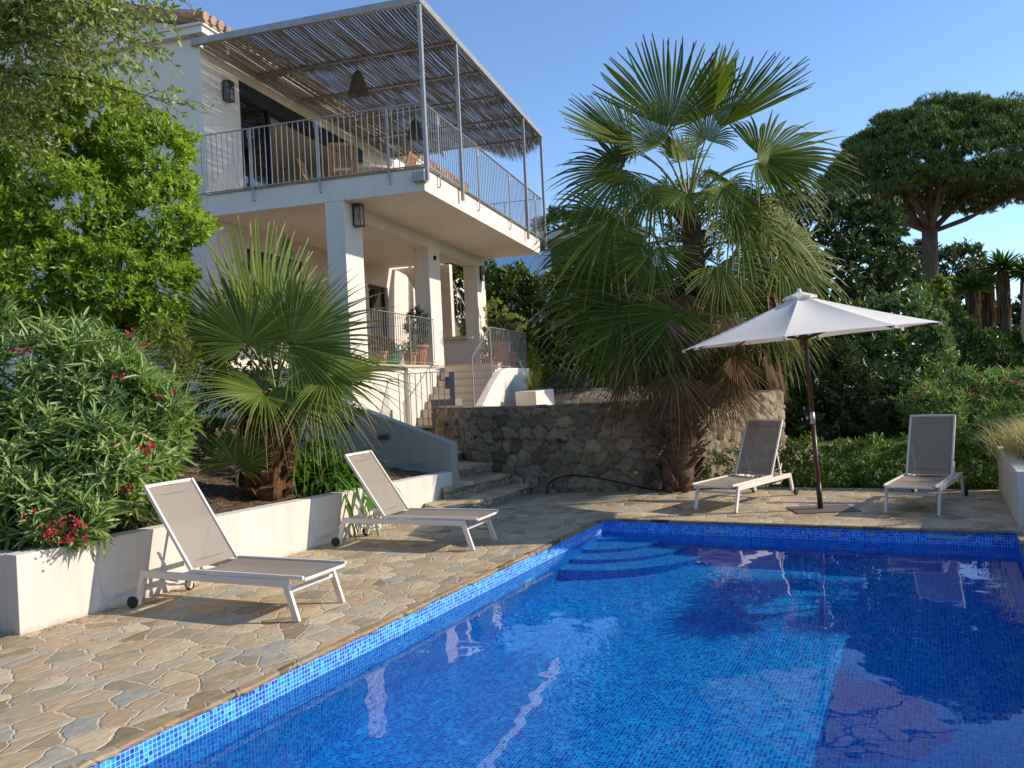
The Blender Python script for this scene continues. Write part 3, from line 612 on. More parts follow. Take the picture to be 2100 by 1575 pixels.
MB().box(gp_.x-.13, gp_.x-.05, gp_.y-.04, gp_.y+.03, 1.62, 1.84).build('lock_box', STEEL, po, bevel=.006); MB().tube([(gp_.x-.12, gp_.y-.06, 1.78), (gp_.x-.22, gp_.y-.07, 1.785)], .012, 6).build('handle', DARK, po)

# ------------------------------------------------------------------ pergola over the upper terrace
pg = empty('pergola', M=HOUSE); tag(pg, 'slender steel pergola roofed with reed matting over the upper terrace', 'pergola')
PT = 7.98
for v, w in ((-.05, .075), (1.66, .06), (6.2, .06), (7.92, .06)):
    m = MB().box(v-w/2, v+w/2, -.10, -.045, 5.02, PT-.005); 
    m.build('post', METAL, pg)
MB().box(-.14, .06, -.05, .16, 5.0, 5.14).build('corner_bracket', METAL, pg)
MB().box(-.11, -.035, -.115, UW+.12, PT-.115, PT).build('front_beam', METAL, pg); MB().box(-.034, 7.97, -.118, -.04, PT-.11, PT+.003).build('side_beam', METAL, pg)
MB().box(-.034, 7.97, UW-.16, UW-.09, PT-.17, PT-.08).build('wall_beam', METAL, pg)
for v in (1.55, 3.09, 4.57, 6.1, 7.85): MB().box(v-.02, v+.02, -.039, UW-.161, PT-.14, PT-.095).build('cross_beam', METAL, pg)
rr = np.random.default_rng(21); nr = 8000
row = np.arange(nr) % 5; u = -.02+4.09*(np.arange(nr)//5+rr.random(nr))/(nr/5)+rr.normal(0, .004, nr); v0 = -.03+row*1.64+rr.normal(0, .09, nr); L = 1.85+rr.normal(0, .12, nr)
v0 = np.where(row == 0, rr.uniform(-.03, .0, nr), v0); end = v0+L; lim = 8.15+.28*np.sin(u*2.1)*(u < 2.6)+rr.normal(0, .05, nr); end = np.minimum(end, lim); L = end-v0
sk = rr.normal(0, .008, nr); w = rr.uniform(.0022, .0040, nr); zb = PT-.085+rr.uniform(0, .028, nr)
ts = np.array([0, .33, .66, 1.0]); Vv = []
for t_ in ts:
    vv = v0+L*t_; uu = np.clip(u+sk*t_*L+.004*np.sin(vv*1.7+row), -.03, 4.08)
    sag = -.03*np.abs(np.sin(vv*math.pi/1.54))*(.6+.4*np.sin(uu*3))-np.clip(vv-7.85, 0, 1)**2*1.0*(u < 2.7)
    for s_ in (-1, 1): Vv.append(np.stack([vv, uu+s_*w, zb+sag+s_*.003*np.sin(u*97)], -1))
Vv = np.stack(Vv, 1).reshape(-1, 3); b0 = (np.arange(nr)*8)[:, None]
Qv = np.concatenate([b0+np.array([[0, 1, 3, 2]])+2*k for k in range(3)])
REED = m_leaf('reed', [(.12, .095, .08), (.26, .22, .175), (.38, .335, .28), (.24, .225, .21)], .7, .25, .2, (1.1, 1, .8), .8)
npmesh('reed_mat', Vv, Qv, REED, pg)

# ------------------------------------------------------------------ lanterns and pendants
def lantern(v, u, z, label):
    e = empty('wall_lantern', M=HOUSE @ Matrix.Translation((v, u, z))); tag(e, label, 'lantern', 'wall lanterns')
    w, h, d = .085, .17, .15
    MB().box(-w*.7, w*.7, -.022, -.002, -h*.95, h*.95).build('back_plate', DARK, e)
    m = MB()
    for a in (-w, w-.012):
        for b in (-d, -.035): m.box(a, a+.012, b, b+.012, -h, h)
    m.box(-w-.004, w+.004, -d-.004, -.0221, h, h+.016).box(-w-.004, w+.004, -d-.004, -.0221, -h-.012, -h)
    m.box(-w, w, -.034, -.023, -h, h); m.build('frame', DARK, e)
    gl_ = MB(); gl_.box(-w+.004, w-.004, -d+.004, -.036, -h+.001, h-.001); gl_.build('glass', LAMPGLASS, e)
    MB().lathe([(.0, -.05), (.022, -.03), (.03, .02), (.015, .07), (.015, .14)], 10, (0, -.085, 0)).build('bulb', m_plain('opal_bulb', (.7, .68, .62), .3), e, None, True)
lantern(.67, UW, 7.28, 'black box lantern on the upper wall beside the sliding window'); lantern(.38, 1.472, 4.66, 'black box lantern high on the nearest column under the terrace'); lantern(7.2, 1.472, 4.45, 'black box lantern on the farthest column under the terrace')
WICK = m_plain('dark_wicker', (.12, .085, .055), .8, 0, .3, 30)
def pendant(v, u, zt, zb, label):
    e = empty('pendant_lamp', M=HOUSE @ Matrix.Translation((v, u, 0))); tag(e, label, 'pendant lamp', 'wicker pendants under the reed mat')
    m = MB(); H_ = zt-zb; pr = [(.03, 0), (.07, -.04), (.115, -.14), (.15, -.26), (.175, -.34)]
    rq = random.Random(int(v*10))
    for k in range(46):
        a = 2*math.pi*k/46
        m.tube([(r*math.cos(a+.12*math.sin(i*2)), r*math.sin(a+.12*math.sin(i*2)), zt+z*H_/.42) for i, (r, z) in enumerate(pr)]+[(.19*math.cos(a), .19*math.sin(a), zt-H_*(.86+rq.uniform(0, .14)))], .0065, 4)
    for k in range(11): r = np.interp(k/11, [0, .1, .35, .75, 1], [.04, .07, .115, .155, .18]); m.tube([(r*math.cos(q*.349), r*math.sin(q*.349), zt-k/11*.82*H_) for q in range(19)], .006, 4)
    m.build('shade', WICK, e); MB().tube([(0, 0, zt), (0, 0, PT-.12)], .006, 5).build('cord', DARK, e); MB().lathe([(.02, .02), (.03, -.04), (.025, -.12), (0, -.13)], 10, (0, 0, zt)).build('socket', DARK, e)
pendant(1.55, 1.845, 7.62, 7.16, 'larger woven wicker pendant lamp hanging nearest under the reed mat'); pendant(4.57, 1.97, 7.62, 7.17, 'second woven pendant lamp hanging farther back beside the corner post')
# ================================================================== LOUNGERS
def b_sling(nt, out):
    k = N(nt); v = k.coord('Object', (1, 1, 1)); n = k.noise(v, 400, 2); n2 = k.noise(v, 3, 4)
    col = k.mix(.4, k.ramp(n2.outputs[0], [(.3, (.29, .235, .185)), (.7, (.335, .275, .22))]), k.ramp(n.outputs[0], [(.35, (.24, .195, .155)), (.65, (.38, .315, .255))]))
    p = k.pbsdf(None, col, .75, None, 0, .2); tr = k.n('ShaderNodeBsdfTranslucent'); k.l(col, tr.inputs[0]); tt = k.n('ShaderNodeBsdfTransparent')
    m1 = k.n('ShaderNodeMixShader'); m1.inputs[0].default_value = .05; k.l(p.outputs[0], m1.inputs[1]); k.l(tr.outputs[0], m1.inputs[2])
    m2 = k.n('ShaderNodeMixShader'); m2.inputs[0].default_value = .05; k.l(m1.outputs[0], m2.inputs[1]); k.l(tt.outputs[0], m2.inputs[2]); k.l(m2.outputs[0], out.inputs[0])
SLING = mat('taupe_sling', b_sling)
def make_lounger(ang):
    e = empty('sun_lounger'); hw = .27; zr = .275; xh = 1.03
    fr = MB()
    for s in (-1, 1): fr.bar((.085, s*hw, zr), (1.53, s*hw, zr), .03, .055)
    fr.bar((.07, -hw+.03, zr-.055), (.07, hw-.03, zr-.055), .028, .028).bar((1.50, -hw+.015, zr), (1.50, hw-.015, zr), .03, .04).bar((xh, -hw+.015, zr), (xh, hw-.015, zr), .025, .025)
    fr.build('frame', ALU, e, bevel=.004)
    for s in (-1, 1):
        MB().bar((.10, s*(hw), zr+.02), (.0, s*(hw+.0), .0), .028, .05, up=(1, 0, 0)).build('leg', ALU, e, bevel=.003)
        lg = MB().bar((1.515, s*hw, zr+.02), (1.60, s*hw, .03), .028, .046, up=(1, 0, 0)).build('leg', ALU, e, bevel=.003)
        MB().lathe([(0, -.016), (.042, -.016), (.048, -.01), (.048, .01), (.042, .016), (0, .016)], 18, M=Matrix.Translation((1.625, s*(hw+.03), .048)) @ Matrix.Rotation(math.pi/2, 4, 'X')).build('wheel', RUBBER, lg)
    # seat: slightly sagging sling between two thin rails
    nx, ny = 14, 8; V = []
    for i in range(nx):
        for j in range(ny):
            x = -.055+(xh-.02+.055)*i/(nx-1); y = -hw+.02+(2*hw-.04)*j/(ny-1); t = (j/(ny-1)-.5)*2
            V.append((x, y, zr+.045-.022*(1-t*t)*(1 if 0 < i else .6)))
    Q = [(i*ny+j, (i+1)*ny+j, (i+1)*ny+j+1, i*ny+j+1) for i in range(nx-1) for j in range(ny-1)]
    seat = npmesh('seat', V, Q, SLING, e, None, True)
    m = MB()
    for s in (-1, 1): m.bar((-.06, s*(hw-.012), zr+.045), (xh, s*(hw-.012), zr+.045), .024, .028)
    m.bar((-.058, -hw+.025, zr+.030), (-.058, hw-.025, zr+.030), .012, .022); m.build('seat_rail', ALU, seat, bevel=.003)
    L = .80; ca, sa = math.cos(ang), math.sin(ang); V = []
    for i in range(nx):
        for j in range(ny):
            d = .01+(L-.012)*i/(nx-1); y = -hw+.035+(2*hw-.07)*j/(ny-1); t = (j/(ny-1)-.5)*2; off = -.016*(1-t*t)
            V.append((xh+d*ca-off*sa*-1*-1, y, zr+.045+d*sa+off*ca))
    back = npmesh('backrest', V, Q, SLING, e, None, True)
    m = MB(); top = (xh+L*ca, zr+.045+L*sa)
    for s in (-1, 1): m.bar((xh, s*(hw-.024), zr+.045), (top[0], s*(hw-.024), top[1]), .022, .03)
    m.bar((top[0], -hw+.035, top[1]-.006), (top[0], hw-.035, top[1]-.006), .016, .026); m.build('back_rail', ALU, back, bevel=.003)
    hm = MB()
    for dd_ in (.075, .70): hm.bar((xh+dd_*ca+.011*sa, -hw+.04, zr+.045+dd_*sa-.011*ca+.002), (xh+dd_*ca+.011*sa, hw-.04, zr+.045+dd_*sa-.011*ca+.002), .005, .004)
    hm.build('hem', SLING, back)
    pr = MB(); px_ = xh+.42*ca; pz = zr+.045+.42*sa
    for s in (-1, 1): pr.tube([(px_, s*(hw-.05), pz-.01), (1.40, s*(hw-.05), zr-.06), (1.30, s*(hw-.05), zr-.085), (1.12, s*(hw-.05), zr-.07)], .010, 8)
    pr.tube([(1.40, -hw+.05, zr-.06), (1.40, hw-.05, zr-.06)], .009, 6)
    pr.build('support_bar', ALU, e, None, True)
    for s in (-1, 1):
        pts_ = [(1.16, s*(hw-.02), zr-.045), (1.30, s*(hw-.02), zr-.03), (1.46, s*(hw-.02), zr-.02)]
        rt = MB().tube(pts_, .012, 6); rt.tube([(1.30, s*(hw-.02), zr-.03), (1.33, s*(hw-.045), zr+.06), (1.40, s*(hw-.05), zr+.16)], .010, 6); n6 = len(rt.v)
        o = rt.build('ratchet', ALU, e)
        for q in range(4): MB().bar((1.31+.022*q, s*(hw-.05), zr+.035+.035*q), (1.345+.022*q, s*(hw-.05), zr+.06+.035*q), .01, .018).build('tooth', ALU, o)
    return e
def place(o, mid, d, label):
    o.location = (mid[0], mid[1], 0); o.rotation_euler = (0, 0, math.atan2(d[1], d[0])); tag(o, label, 'sun lounger', 'white sun loungers around the pool')
lo = make_lounger(math.radians(55)); place(lo, (-1.525, 6.258), (-.912, .412), 'white framed sun lounger nearest the camera, raised back by the planter wall')
l2 = copy_tree(lo); place(l2, (-.366, 8.55), (-.92, .392), 'white framed sun lounger near the stone steps, behind the closest lounger')
l3 = make_lounger(math.radians(60)); place(l3, (2.37, 9.985), (.676, .737), 'white framed sun lounger left of the parasol pole, in front of the low hedge')
l4 = copy_tree(l3); place(l4, (4.325, 9.12), (.60, .80), 'white framed sun lounger right of the parasol, by the right planter')

# ================================================================== PARASOL
um = empty('parasol', (3.551, 9.741, 0)); tag(um, 'large open off white parasol on a varnished wooden pole by the far pool edge', 'parasol')
def b_canvas(nt, out):
    k = N(nt); v = k.coord(); n = k.noise(v, 2.5, 4); c = k.ramp(n.outputs[0], [(.3, (.90, .82, .71)), (.7, (.92, .85, .75))])
    p = k.pbsdf(None, c, .85, k.bump(k.noise(v, 5, 3).outputs[0], .25, .02), 0, .1); tr = k.n('ShaderNodeBsdfTranslucent'); tr.inputs[0].default_value = (.92, .84, .72, 1)
    mx = k.n('ShaderNodeMixShader'); mx.inputs[0].default_value = .22; k.l(p.outputs[0], mx.inputs[1]); k.l(tr.outputs[0], mx.inputs[2]); k.l(mx.outputs[0], out.inputs[0])
CANVAS = mat('canvas', b_canvas)
lean = Vector((-.112, -.03, 2.50)); up_ = lean.normalized()
pole = MB(); pole.tube([(0, 0, .03), tuple(lean*.40)], [.027, .027], 14).tube([tuple(lean*.462), tuple(lean*.97)], [.027, .026], 14); pole.build('pole', POLEWOOD, um, None, True)
MB().tube([tuple(lean*.405), tuple(lean*.46)], .029, 14).build('pole_sleeve', m_plain('brushed_steel', (.55, .53, .5), .35, .7, .05), um, None, True)
MB().tube([(0, 0, .012), tuple(lean*.13)], .031, 14).build('base_tube', m_plain('dark_tube', (.05, .025, .018), .4), um, None, True)
MB().box(-.36, .36, -.24, .24, .0, .014, Matrix.Rotation(-.05, 4, 'Z') @ Matrix.Translation((.02, -.02, 0))).build('base_plate', m_plain('brown_steel_plate', (.17, .125, .10), .6, .1), um, bevel=.004)
# canopy frame: local z along the pole, then tilted a little more so that the right side rides high
tz = Vector((-.052, 0, 1)).normalized(); tx = Vector((1, 0, .052)).normalized(); ty = tz.cross(tx)
CM = Matrix(((tx.x, ty.x, tz.x, lean.x), (tx.y, ty.y, tz.y, lean.y), (tx.z, ty.z, tz.z, 2.03), (0, 0, 0, 1)))
NR = 8; RR = 1.44; HT = .50; PHI = math.radians(18)
V, Q = [], []; nr_, na = 12, 10
def cz(r): return HT*(1-r/RR)-.012*math.sin(math.pi*r/RR)
for k in range(NR):
    a0, a1 = PHI+2*math.pi*k/NR, PHI+2*math.pi*(k+1)/NR; b0 = len(V)
    for i in range(nr_+1):
        r = .02+(RR-.02)*i/nr_
        for j in range(na+1):
            t = j/na; p0 = np.array([math.cos(a0), math.sin(a0)])*r; p1 = np.array([math.cos(a1), math.sin(a1)])*r; p = p0*(1-t)+p1*t
            bow = 4*t*(1-t)
            p = p*(1-.028*bow*(i/nr_)**3); V.append((p[0], p[1], cz(r)-.035*bow*math.sin(math.pi*i/nr_)*.9+.008*bow*(i == nr_)))
    for i in range(nr_):
        for j in range(na): q = b0+i*(na+1)+j; Q.append((q, q+na+1, q+na+2, q+1))
can = npmesh('canopy', V, Q, CANVAS, um, CM, False)
vm = MB()
for k in range(NR):                                   # scalloped vent cap
    a0, a1 = PHI+2*math.pi*k/NR, PHI+2*math.pi*(k+1)/NR; am = (a0+a1)/2
    vm.quadv([(0, 0, HT+.045), (.20*math.cos(a0), .20*math.sin(a0), HT-.032), (.165*math.cos(am), .165*math.sin(am), HT-.012), (.20*math.cos(a1), .20*math.sin(a1), HT-.032)])
    vm.quadv([(.20*math.cos(a0), .20*math.sin(a0), HT-.032), (.19*math.cos(a0), .19*math.sin(a0), HT-.06), (.16*math.cos(am), .16*math.sin(am), HT-.045), (.165*math.cos(am), .165*math.sin(am), HT-.012)])
    vm.quadv([(.165*math.cos(am), .165*math.sin(am), HT-.012), (.16*math.cos(am), .16*math.sin(am), HT-.045), (.19*math.cos(a1), .19*math.sin(a1), HT-.06), (.20*math.cos(a1), .20*math.sin(a1), HT-.032)])
vm.lathe([(.0, HT+.075), (.02, HT+.07), (.028, HT+.045), (.03, HT+.03)], 12); vm.build('vent_cap', CANVAS, can)
for k in range(NR):
    a = PHI+2*math.pi*k/NR; c_, s_ = math.cos(a), math.sin(a)
    rb = MB().tube([(q*c_, q*s_, cz(q)-.028) for q in np.linspace(.05, RR+.005, 9)], .011, 6).build('rib', POLEWOOD, um, CM)
    MB().bar((.035*c_, .035*s_, -.02), (.75*c_, .75*s_, cz(.75)-.035), .016, .02).build('strut', POLEWOOD, rb)
    MB().box(-.02, .02, -.02, .02, -.02, .015, Matrix.Translation(((RR-.01)*c_, (RR-.01)*s_, cz(RR)-.01)) @ Matrix.Rotation(a, 4, 'Z')).build('tip_pocket', CANVAS, rb)
MB().lathe([(.028, -.10), (.042, -.09), (.042, -.02), (.06, -.005), (.06, .025), (.03, .03)], 14).build('runner', POLEWOOD, um, CM, True)

# ================================================================== TERRACE FURNITURE
def make_chair(name='wooden_chair'):
    e = empty(name); h = .44
    s = MB()
    for i in range(7): s.box(-.20+.06*i, -.152+.06*i, -.22, .22, h-.02, h)
    s.box(-.21, .22, -.235, -.215, h-.045, h-.021).box(-.21, .22, .215, .235, h-.045, h-.021); s.build('seat', TEAK, e)
    b = MB(); T = Matrix.Translation((-.19, 0, h-.02)) @ Matrix.Rotation(math.radians(-17), 4, 'Y')
    for y in (-.225, .225): b.box(-.015, .015, y-.022, y+.022, 0, .52, T)
    b.box(-.014, .014, -.202, .202, .46, .52, T).box(-.012, .012, -.202, .202, .06, .10, T)
    for i in range(9): y = -.176+.044*i; b.box(-.008, .008, y-.013, y+.013, .101, .459, T)
    b.build('backrest', TEAK, e)
    for y in (-.245, .245):
        MB().bar((.22, y, .0), (-.22, y, h+.1), .022, .035, up=(0, 1, 0)).build('leg', TEAK, e); MB().bar((-.26, y*.9, .0), (.18, y*.9, h-.05), .022, .035, up=(0, 1, 0)).build('leg', TEAK, e)
    MB().box(-.19, .20, -.205, .205, h+.001, h+.05).build('cushion', m_plain('cream_cushion', (.55, .47, .36), .9), e, bevel=.02)
    return e
FZ = ST+.026
def setchair(o, v, u, rz, label):
    o.matrix_world = HOUSE @ Matrix.Translation((v, u, FZ)) @ Matrix.Rotation(rz, 4, 'Z'); tag(o, label, 'chair', 'folding wooden chairs around the terrace table')
c1 = make_chair(); setchair(c1, 1.35, 2.12, math.radians(25), 'slatted wooden chair with its tall back towards the front railing')
c2 = copy_tree(c1); setchair(c2, 1.9, 2.95, math.radians(-75), 'slatted wooden chair nearest the sliding window, partly hidden by bars')
c3 = copy_tree(c1); setchair(c3, 2.25, 1.45, math.radians(95), 'slatted wooden chair at the right of the terrace table')
tb = empty('round_table', M=HOUSE @ Matrix.Translation((2.75, 2.2, FZ))); tag(tb, 'round table with a pale edge on the upper terrace', 'table')
MB().lathe([(0, .72), (.66, .72), (.68, .725), (.68, .765), (.66, .775), (0, .775)], 40).build('table_top', m_wood('bleached_top', (.50, .42, .32), (.62, .54, .43)), tb)
for k in range(4): a = math.pi/4+k*math.pi/2; MB().bar((.5*math.cos(a), .5*math.sin(a), 0), (.42*math.cos(a), .42*math.sin(a), .72), .05, .05).build('leg', TEAK, tb)
# folded chair seen beyond the palm
pc = make_chair('garden_chair'); q = at(1287, 800, 14.6); pc.matrix_world = Matrix.Translation((q[0], q[1], 1.14)) @ Matrix.Rotation(math.radians(70), 4, 'Z'); tag(pc, 'reddish wooden chair half hidden behind the tall palm skirt', 'chair')
pt = empty('garden_table', (q[0]+.95, q[1]+.5, 1.14)); tag(pt, 'wooden table behind the tall palm, beside the reddish chair', 'table')
MB().box(-.6, .6, -.4, .4, .66, .70).build('table_top', TEAK, pt)
for a in (-.52, .52):
    for b in (-.34, .34): MB().box(a-.03, a+.03, b-.03, b+.03, 0, .66).build('leg', TEAK, pt)

# ================================================================== POTS
def pot(v, u, z, r, h, label, m=None):
    m = m or TERRA
    o = MB().lathe([(0, 0), (r*.66, 0), (r*.72, .02), (r*.95, h*.7), (r, h*.86), (r*1.1, h*.87), (r*1.12, h), (r*.98, h), (r*.94, h*.9), (0, h*.88)], 24).build('flower_pot', m, None, HOUSE @ Matrix.Translation((v, u, z)), True)
    return tag(o, label, 'flower pot', 'potted plants')
pot(3.35, 1.66, TF, .21, .42, 'large terracotta pot behind the lower railing beside the middle column')
pot(2.85, 1.62, TF, .14, .26, 'medium terracotta pot behind the lower railing, next to the large one')
pot(2.1, 1.68, TF, .16, .30, 'green glazed pot behind the lower railing', m_plain('green_glaze', (.04, .19, .11), .25))
pot(1.55, 1.66, TF, .13, .25, 'small terracotta pot at the left end of the lower railing')
pot(5.6, .55, 2.0, .24, .62, 'tall ribbed terracotta pot on the stair landing'); pot(4.45, .5, 2.0, .15, .24, 'low dark terracotta pot on the landing by the stair top', m_plain('dark_terracotta', (.25, .09, .05), .8, 0, .3)); pot(6.1, .5, 2.0, .18, .40, 'terracotta pot at the far right end of the landing railing')

# ================================================================== HOSE
hp = [gp(1120, 1013, .012), at(1128, 990, 12.2), at(1150, 978, 12.15), at(1185, 975, 12.05), at(1240, 983, 11.95), at(1300, 996, 11.9), gp(1340, 1003, .015), gp(1420, 1004, .015), gp(1520, 996, .015)]
hs = catmull(hp, 8); tag(MB().tube([tuple(p) for p in hs], .013, 7).build('garden_hose', RUBBER, None, None, True), 'dark garden hose looping along the foot of the rubble wall', 'hose')
# ================================================================== VEGETATION
def nrm(a): return a/np.maximum(np.linalg.norm(a, axis=-1, keepdims=True), 1e-9)
def leaves(base, d, n, L, w, fold=.25, curve=.25, shape=(.30, .95, .70, .62)):
    """folded lance shaped leaves: 6 vertices, two quads each"""
    d = nrm(d); b = nrm(np.cross(n, d)); n = np.cross(d, b); L = np.asarray(L)[:, None]; w = np.asarray(w)[:, None]/2
    s1, w1, s2, w2 = shape
    def P(t, side, f): return base+d*L*t-n*curve*L*t*t+b*w*side+n*abs(side)*w*fold*f
    V = np.stack([P(0, 0, 0), P(s1, w1, 1), P(s2, w2, 1), P(1, 0, 0), P(s2, -w2, 1), P(s1, -w1, 1)], 1).reshape(-1, 3)
    i = (np.arange(len(base))*6)[:, None]
    return V, np.concatenate([i+np.array([[0, 1, 2, 3]]), i+np.array([[0, 3, 4, 5]])])
def rnd_dir(r, n): return nrm(r.normal(size=(n, 3)))
def blob_tips(r, blobs, n, lo=.72, hi=1.04, rough=.18, camside=0.0):
    """tips spread over the shells of several ellipsoids (x, y, z, rx, ry, rz), hidden ones dropped"""
    B = np.array(blobs, float); wgt = (B[:, 3]*B[:, 4]+B[:, 4]*B[:, 5]+B[:, 3]*B[:, 5]); wgt /= wgt.sum()
    k = r.choice(len(B), int(n*1.8), p=wgt); u = rnd_dir(r, len(k)); rad = r.uniform(lo, hi, len(k))
    ph = r.uniform(0, 6.28, (len(B), 6)); a = ph[k]
    rad = rad*(1+rough*(np.sin(u[:, 0]*5+a[:, 0])*np.sin(u[:, 2]*6+a[:, 1])+.6*np.sin(u[:, 1]*9+a[:, 2])*np.sin(u[:, 2]*11+a[:, 3])))
    p = B[k, :3]+u*B[k, 3:6]*rad[:, None]
    q = ((p[:, None, :]-B[None, :, :3])/B[None, :, 3:6]); ins = ((q**2).sum(-1) < .62).any(1)
    keep = ~ins
    if camside > 0: keep &= (u[:, 1] < camside)
    return p[keep][:n], u[keep][:n]
def rosettes(r, tips, out, k, L, w, spread=.9, jit=.05, upb=.3, lvar=.3, **kw):
    n = len(tips); ax = nrm(out+np.array([0, 0, upb])+r.normal(0, .25, (n, 3)))
    t1 = nrm(np.cross(ax, r.normal(size=(n, 3)))); t2 = np.cross(ax, t1)
    ax, t1, t2, tp = [np.repeat(x, k, 0) for x in (ax, t1, t2, tips)]
    th = np.tile(np.arange(k)*2.4, n)+r.uniform(0, .8, n*k); el = r.uniform(.25, 1, n*k)*spread
    rd = t1*np.cos(th)[:, None]+t2*np.sin(th)[:, None]
    d = nrm(ax*np.cos(el)[:, None]+rd*np.sin(el)[:, None]); nn = nrm(ax*np.sin(el)[:, None]-rd*np.cos(el)[:, None]+r.normal(0, .25, d.shape))
    s = 1+r.uniform(-lvar, lvar, n*k); base = tp-ax*(np.tile(np.arange(k), n)/k*jit)[:, None]+r.normal(0, jit*.15, d.shape)
    return leaves(base, d, nn, L*s, w*s, **kw)
def cat(*vq):
    V, Q, o = [], [], 0
    for v, q in vq: V.append(v); Q.append(q+o); o += len(v)
    return np.concatenate(V), np.concatenate(Q)
def limbs(name, parent, segs, m=BARK, n=7):
    t = MB()
    for pts, rad in segs: t.tube(pts, rad, n)
    return t.build(name, m, parent, None, True)
def branchy(r, root, tips, rad, rise=.4):
    out = []
    for p in tips:
        p = np.array(p, float); root_ = np.array(root, float); m1 = root_*.62+p*.38+np.array([0, 0, rise*.4])+r.normal(0, .06, 3); m2 = root_*.25+p*.75+np.array([0, 0, rise*.2])+r.normal(0, .06, 3)
        out.append(([tuple(root_), tuple(m1), tuple(m2), tuple(p)], [rad, rad*.7, rad*.42, rad*.15]))
    return out
def shrub(name, label, category, blobs, n, k, L, w, m, seed, inner=.25, group=None, root=None, stem=.03, flowers=None, camside=0.0, parent=None, **kw):
    r = np.random.default_rng(seed); tips, out = blob_tips(r, blobs, n, camside=camside)
    kk = {a: kw.pop(a) for a in list(kw) if a in ('spread', 'jit', 'upb', 'lvar')}
    parts = [rosettes(r, tips, out, k, L, w, **kk, **kw)]
    if inner: t2, o2 = blob_tips(r, blobs, int(n*inner), .35, .75); parts.append(rosettes(r, t2, o2, k, L*1.2, w*1.5, **kk, **kw))
    V, Q = cat(*parts); B = np.array(blobs); c = B[:, :3].mean(0) if root is None else np.array(root); zb = (B[:, 2]-B[:, 5]).min() if root is None else root[2]
    e = empty(name, (c[0], c[1], zb)); tag(e, label, category, group); IM = e.matrix_basis.inverted() if False else Matrix.Translation((-c[0], -c[1], -zb))
    npmesh('foliage', V-np.array([c[0], c[1], zb]), Q, m, e)
    if stem: limbs('stem', e, [([tuple(np.array(a)-np.array([c[0], c[1], zb])) for a in pts], rd) for pts, rd in branchy(r, (c[0], c[1], zb-.05), B[:, :3], stem)])
    return e
def flowers(r, parent, pts, m, size=.03, k=6, up=(0, -.5, .6)):
    off = np.array(parent.location)
    for p in pts:
        kk_ = max(3, int(k*r.uniform(.6, 1.5))); tips = np.array(p)[None]+r.normal(0, size*1.25, (kk_, 3)); out = nrm(r.normal(0, .6, (kk_, 3))+np.array(up))
        V, Q = rosettes(r, tips, out, 5, size, size*.75, spread=1.2, jit=.002, lvar=.2, fold=.1, curve=.1, shape=(.4, .9, .8, .9)); npmesh('flower_cluster', V-off, Q, m, parent)
RED = m_leaf('red_petal', [(.42, .012, .035), (.62, .03, .08), (.70, .07, .14)], .5, .3, .3, (1.1, .9, .9), 3)
LEAF_BRIGHT = m_leaf('glossy_bright_leaf', [(.11, .18, .016), (.20, .32, .028), (.32, .45, .05), (.46, .54, .10)], .34, .42, .4, (1.25, 1.3, .4))
LEAF_OAK = m_leaf('small_olive_leaf', [(.13, .18, .035), (.23, .29, .06), (.36, .41, .10), (.48, .50, .17)], .45, .35, .4)
LEAF_OLE = m_leaf('oleander_leaf', [(.12, .20, .045), (.21, .32, .085), (.32, .43, .14), (.48, .55, .26)], .42, .30, .35)
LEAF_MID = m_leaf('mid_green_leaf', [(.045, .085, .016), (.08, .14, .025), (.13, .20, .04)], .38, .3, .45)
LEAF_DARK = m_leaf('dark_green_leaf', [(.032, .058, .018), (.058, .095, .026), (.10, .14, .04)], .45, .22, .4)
LEAF_LIME = m_leaf('lime_leaf', [(.12, .17, .02), (.22, .26, .04), (.32, .35, .07)], .4, .4, .4)
LEAF_GREY = m_leaf('grey_green_leaf', [(.05, .07, .04), (.09, .115, .065), (.14, .16, .10)], .5, .25, .35)
LEAF_LILY = m_leaf('strap_leaf', [(.055, .14, .012), (.09, .21, .02), (.14, .28, .035)], .3, .38, .5, (1.2, 1.3, .4))
# ---- bright evergreen by the house corner
def PX(l):   # (px, py, depth, rx_px, rz_px, ry_m) -> ellipsoid
    out = []
    for px, py, Y, rx, rz, ry in l: p = at(px, py, Y); out.append((p[0], p[1], p[2], rx*Y/FPX, ry, rz*Y/FPX))
    return out
big = PX([(60, 300, 8.9, 120, 110, .7), (190, 240, 9.0, 100, 85, .6), (300, 330, 9.1, 90, 90, .6), (120, 430, 8.7, 150, 120, .8), (300, 450, 9.0, 105, 100, .6), (370, 460, 9.2, 55, 50, .4), (60, 560, 8.6, 130, 110, .8), (220, 570, 8.8, 130, 100, .7), (320, 580, 9.0, 70, 80, .5), (345, 390, 9.2, 50, 70, .4), (330, 660, 9.0, 45, 50, .4)])
rootb = at(170, 900, 9.2)
shrub('evergreen_tree', 'tall bright green glossy evergreen filling the left in front of the house', 'tree', big, 7600, 9, .075, .028, LEAF_BRIGHT, 11, .3, root=(rootb[0], rootb[1], .9), stem=.07, camside=.75, upb=.5, jit=.07, spread=1.15, fold=.3, curve=.2)
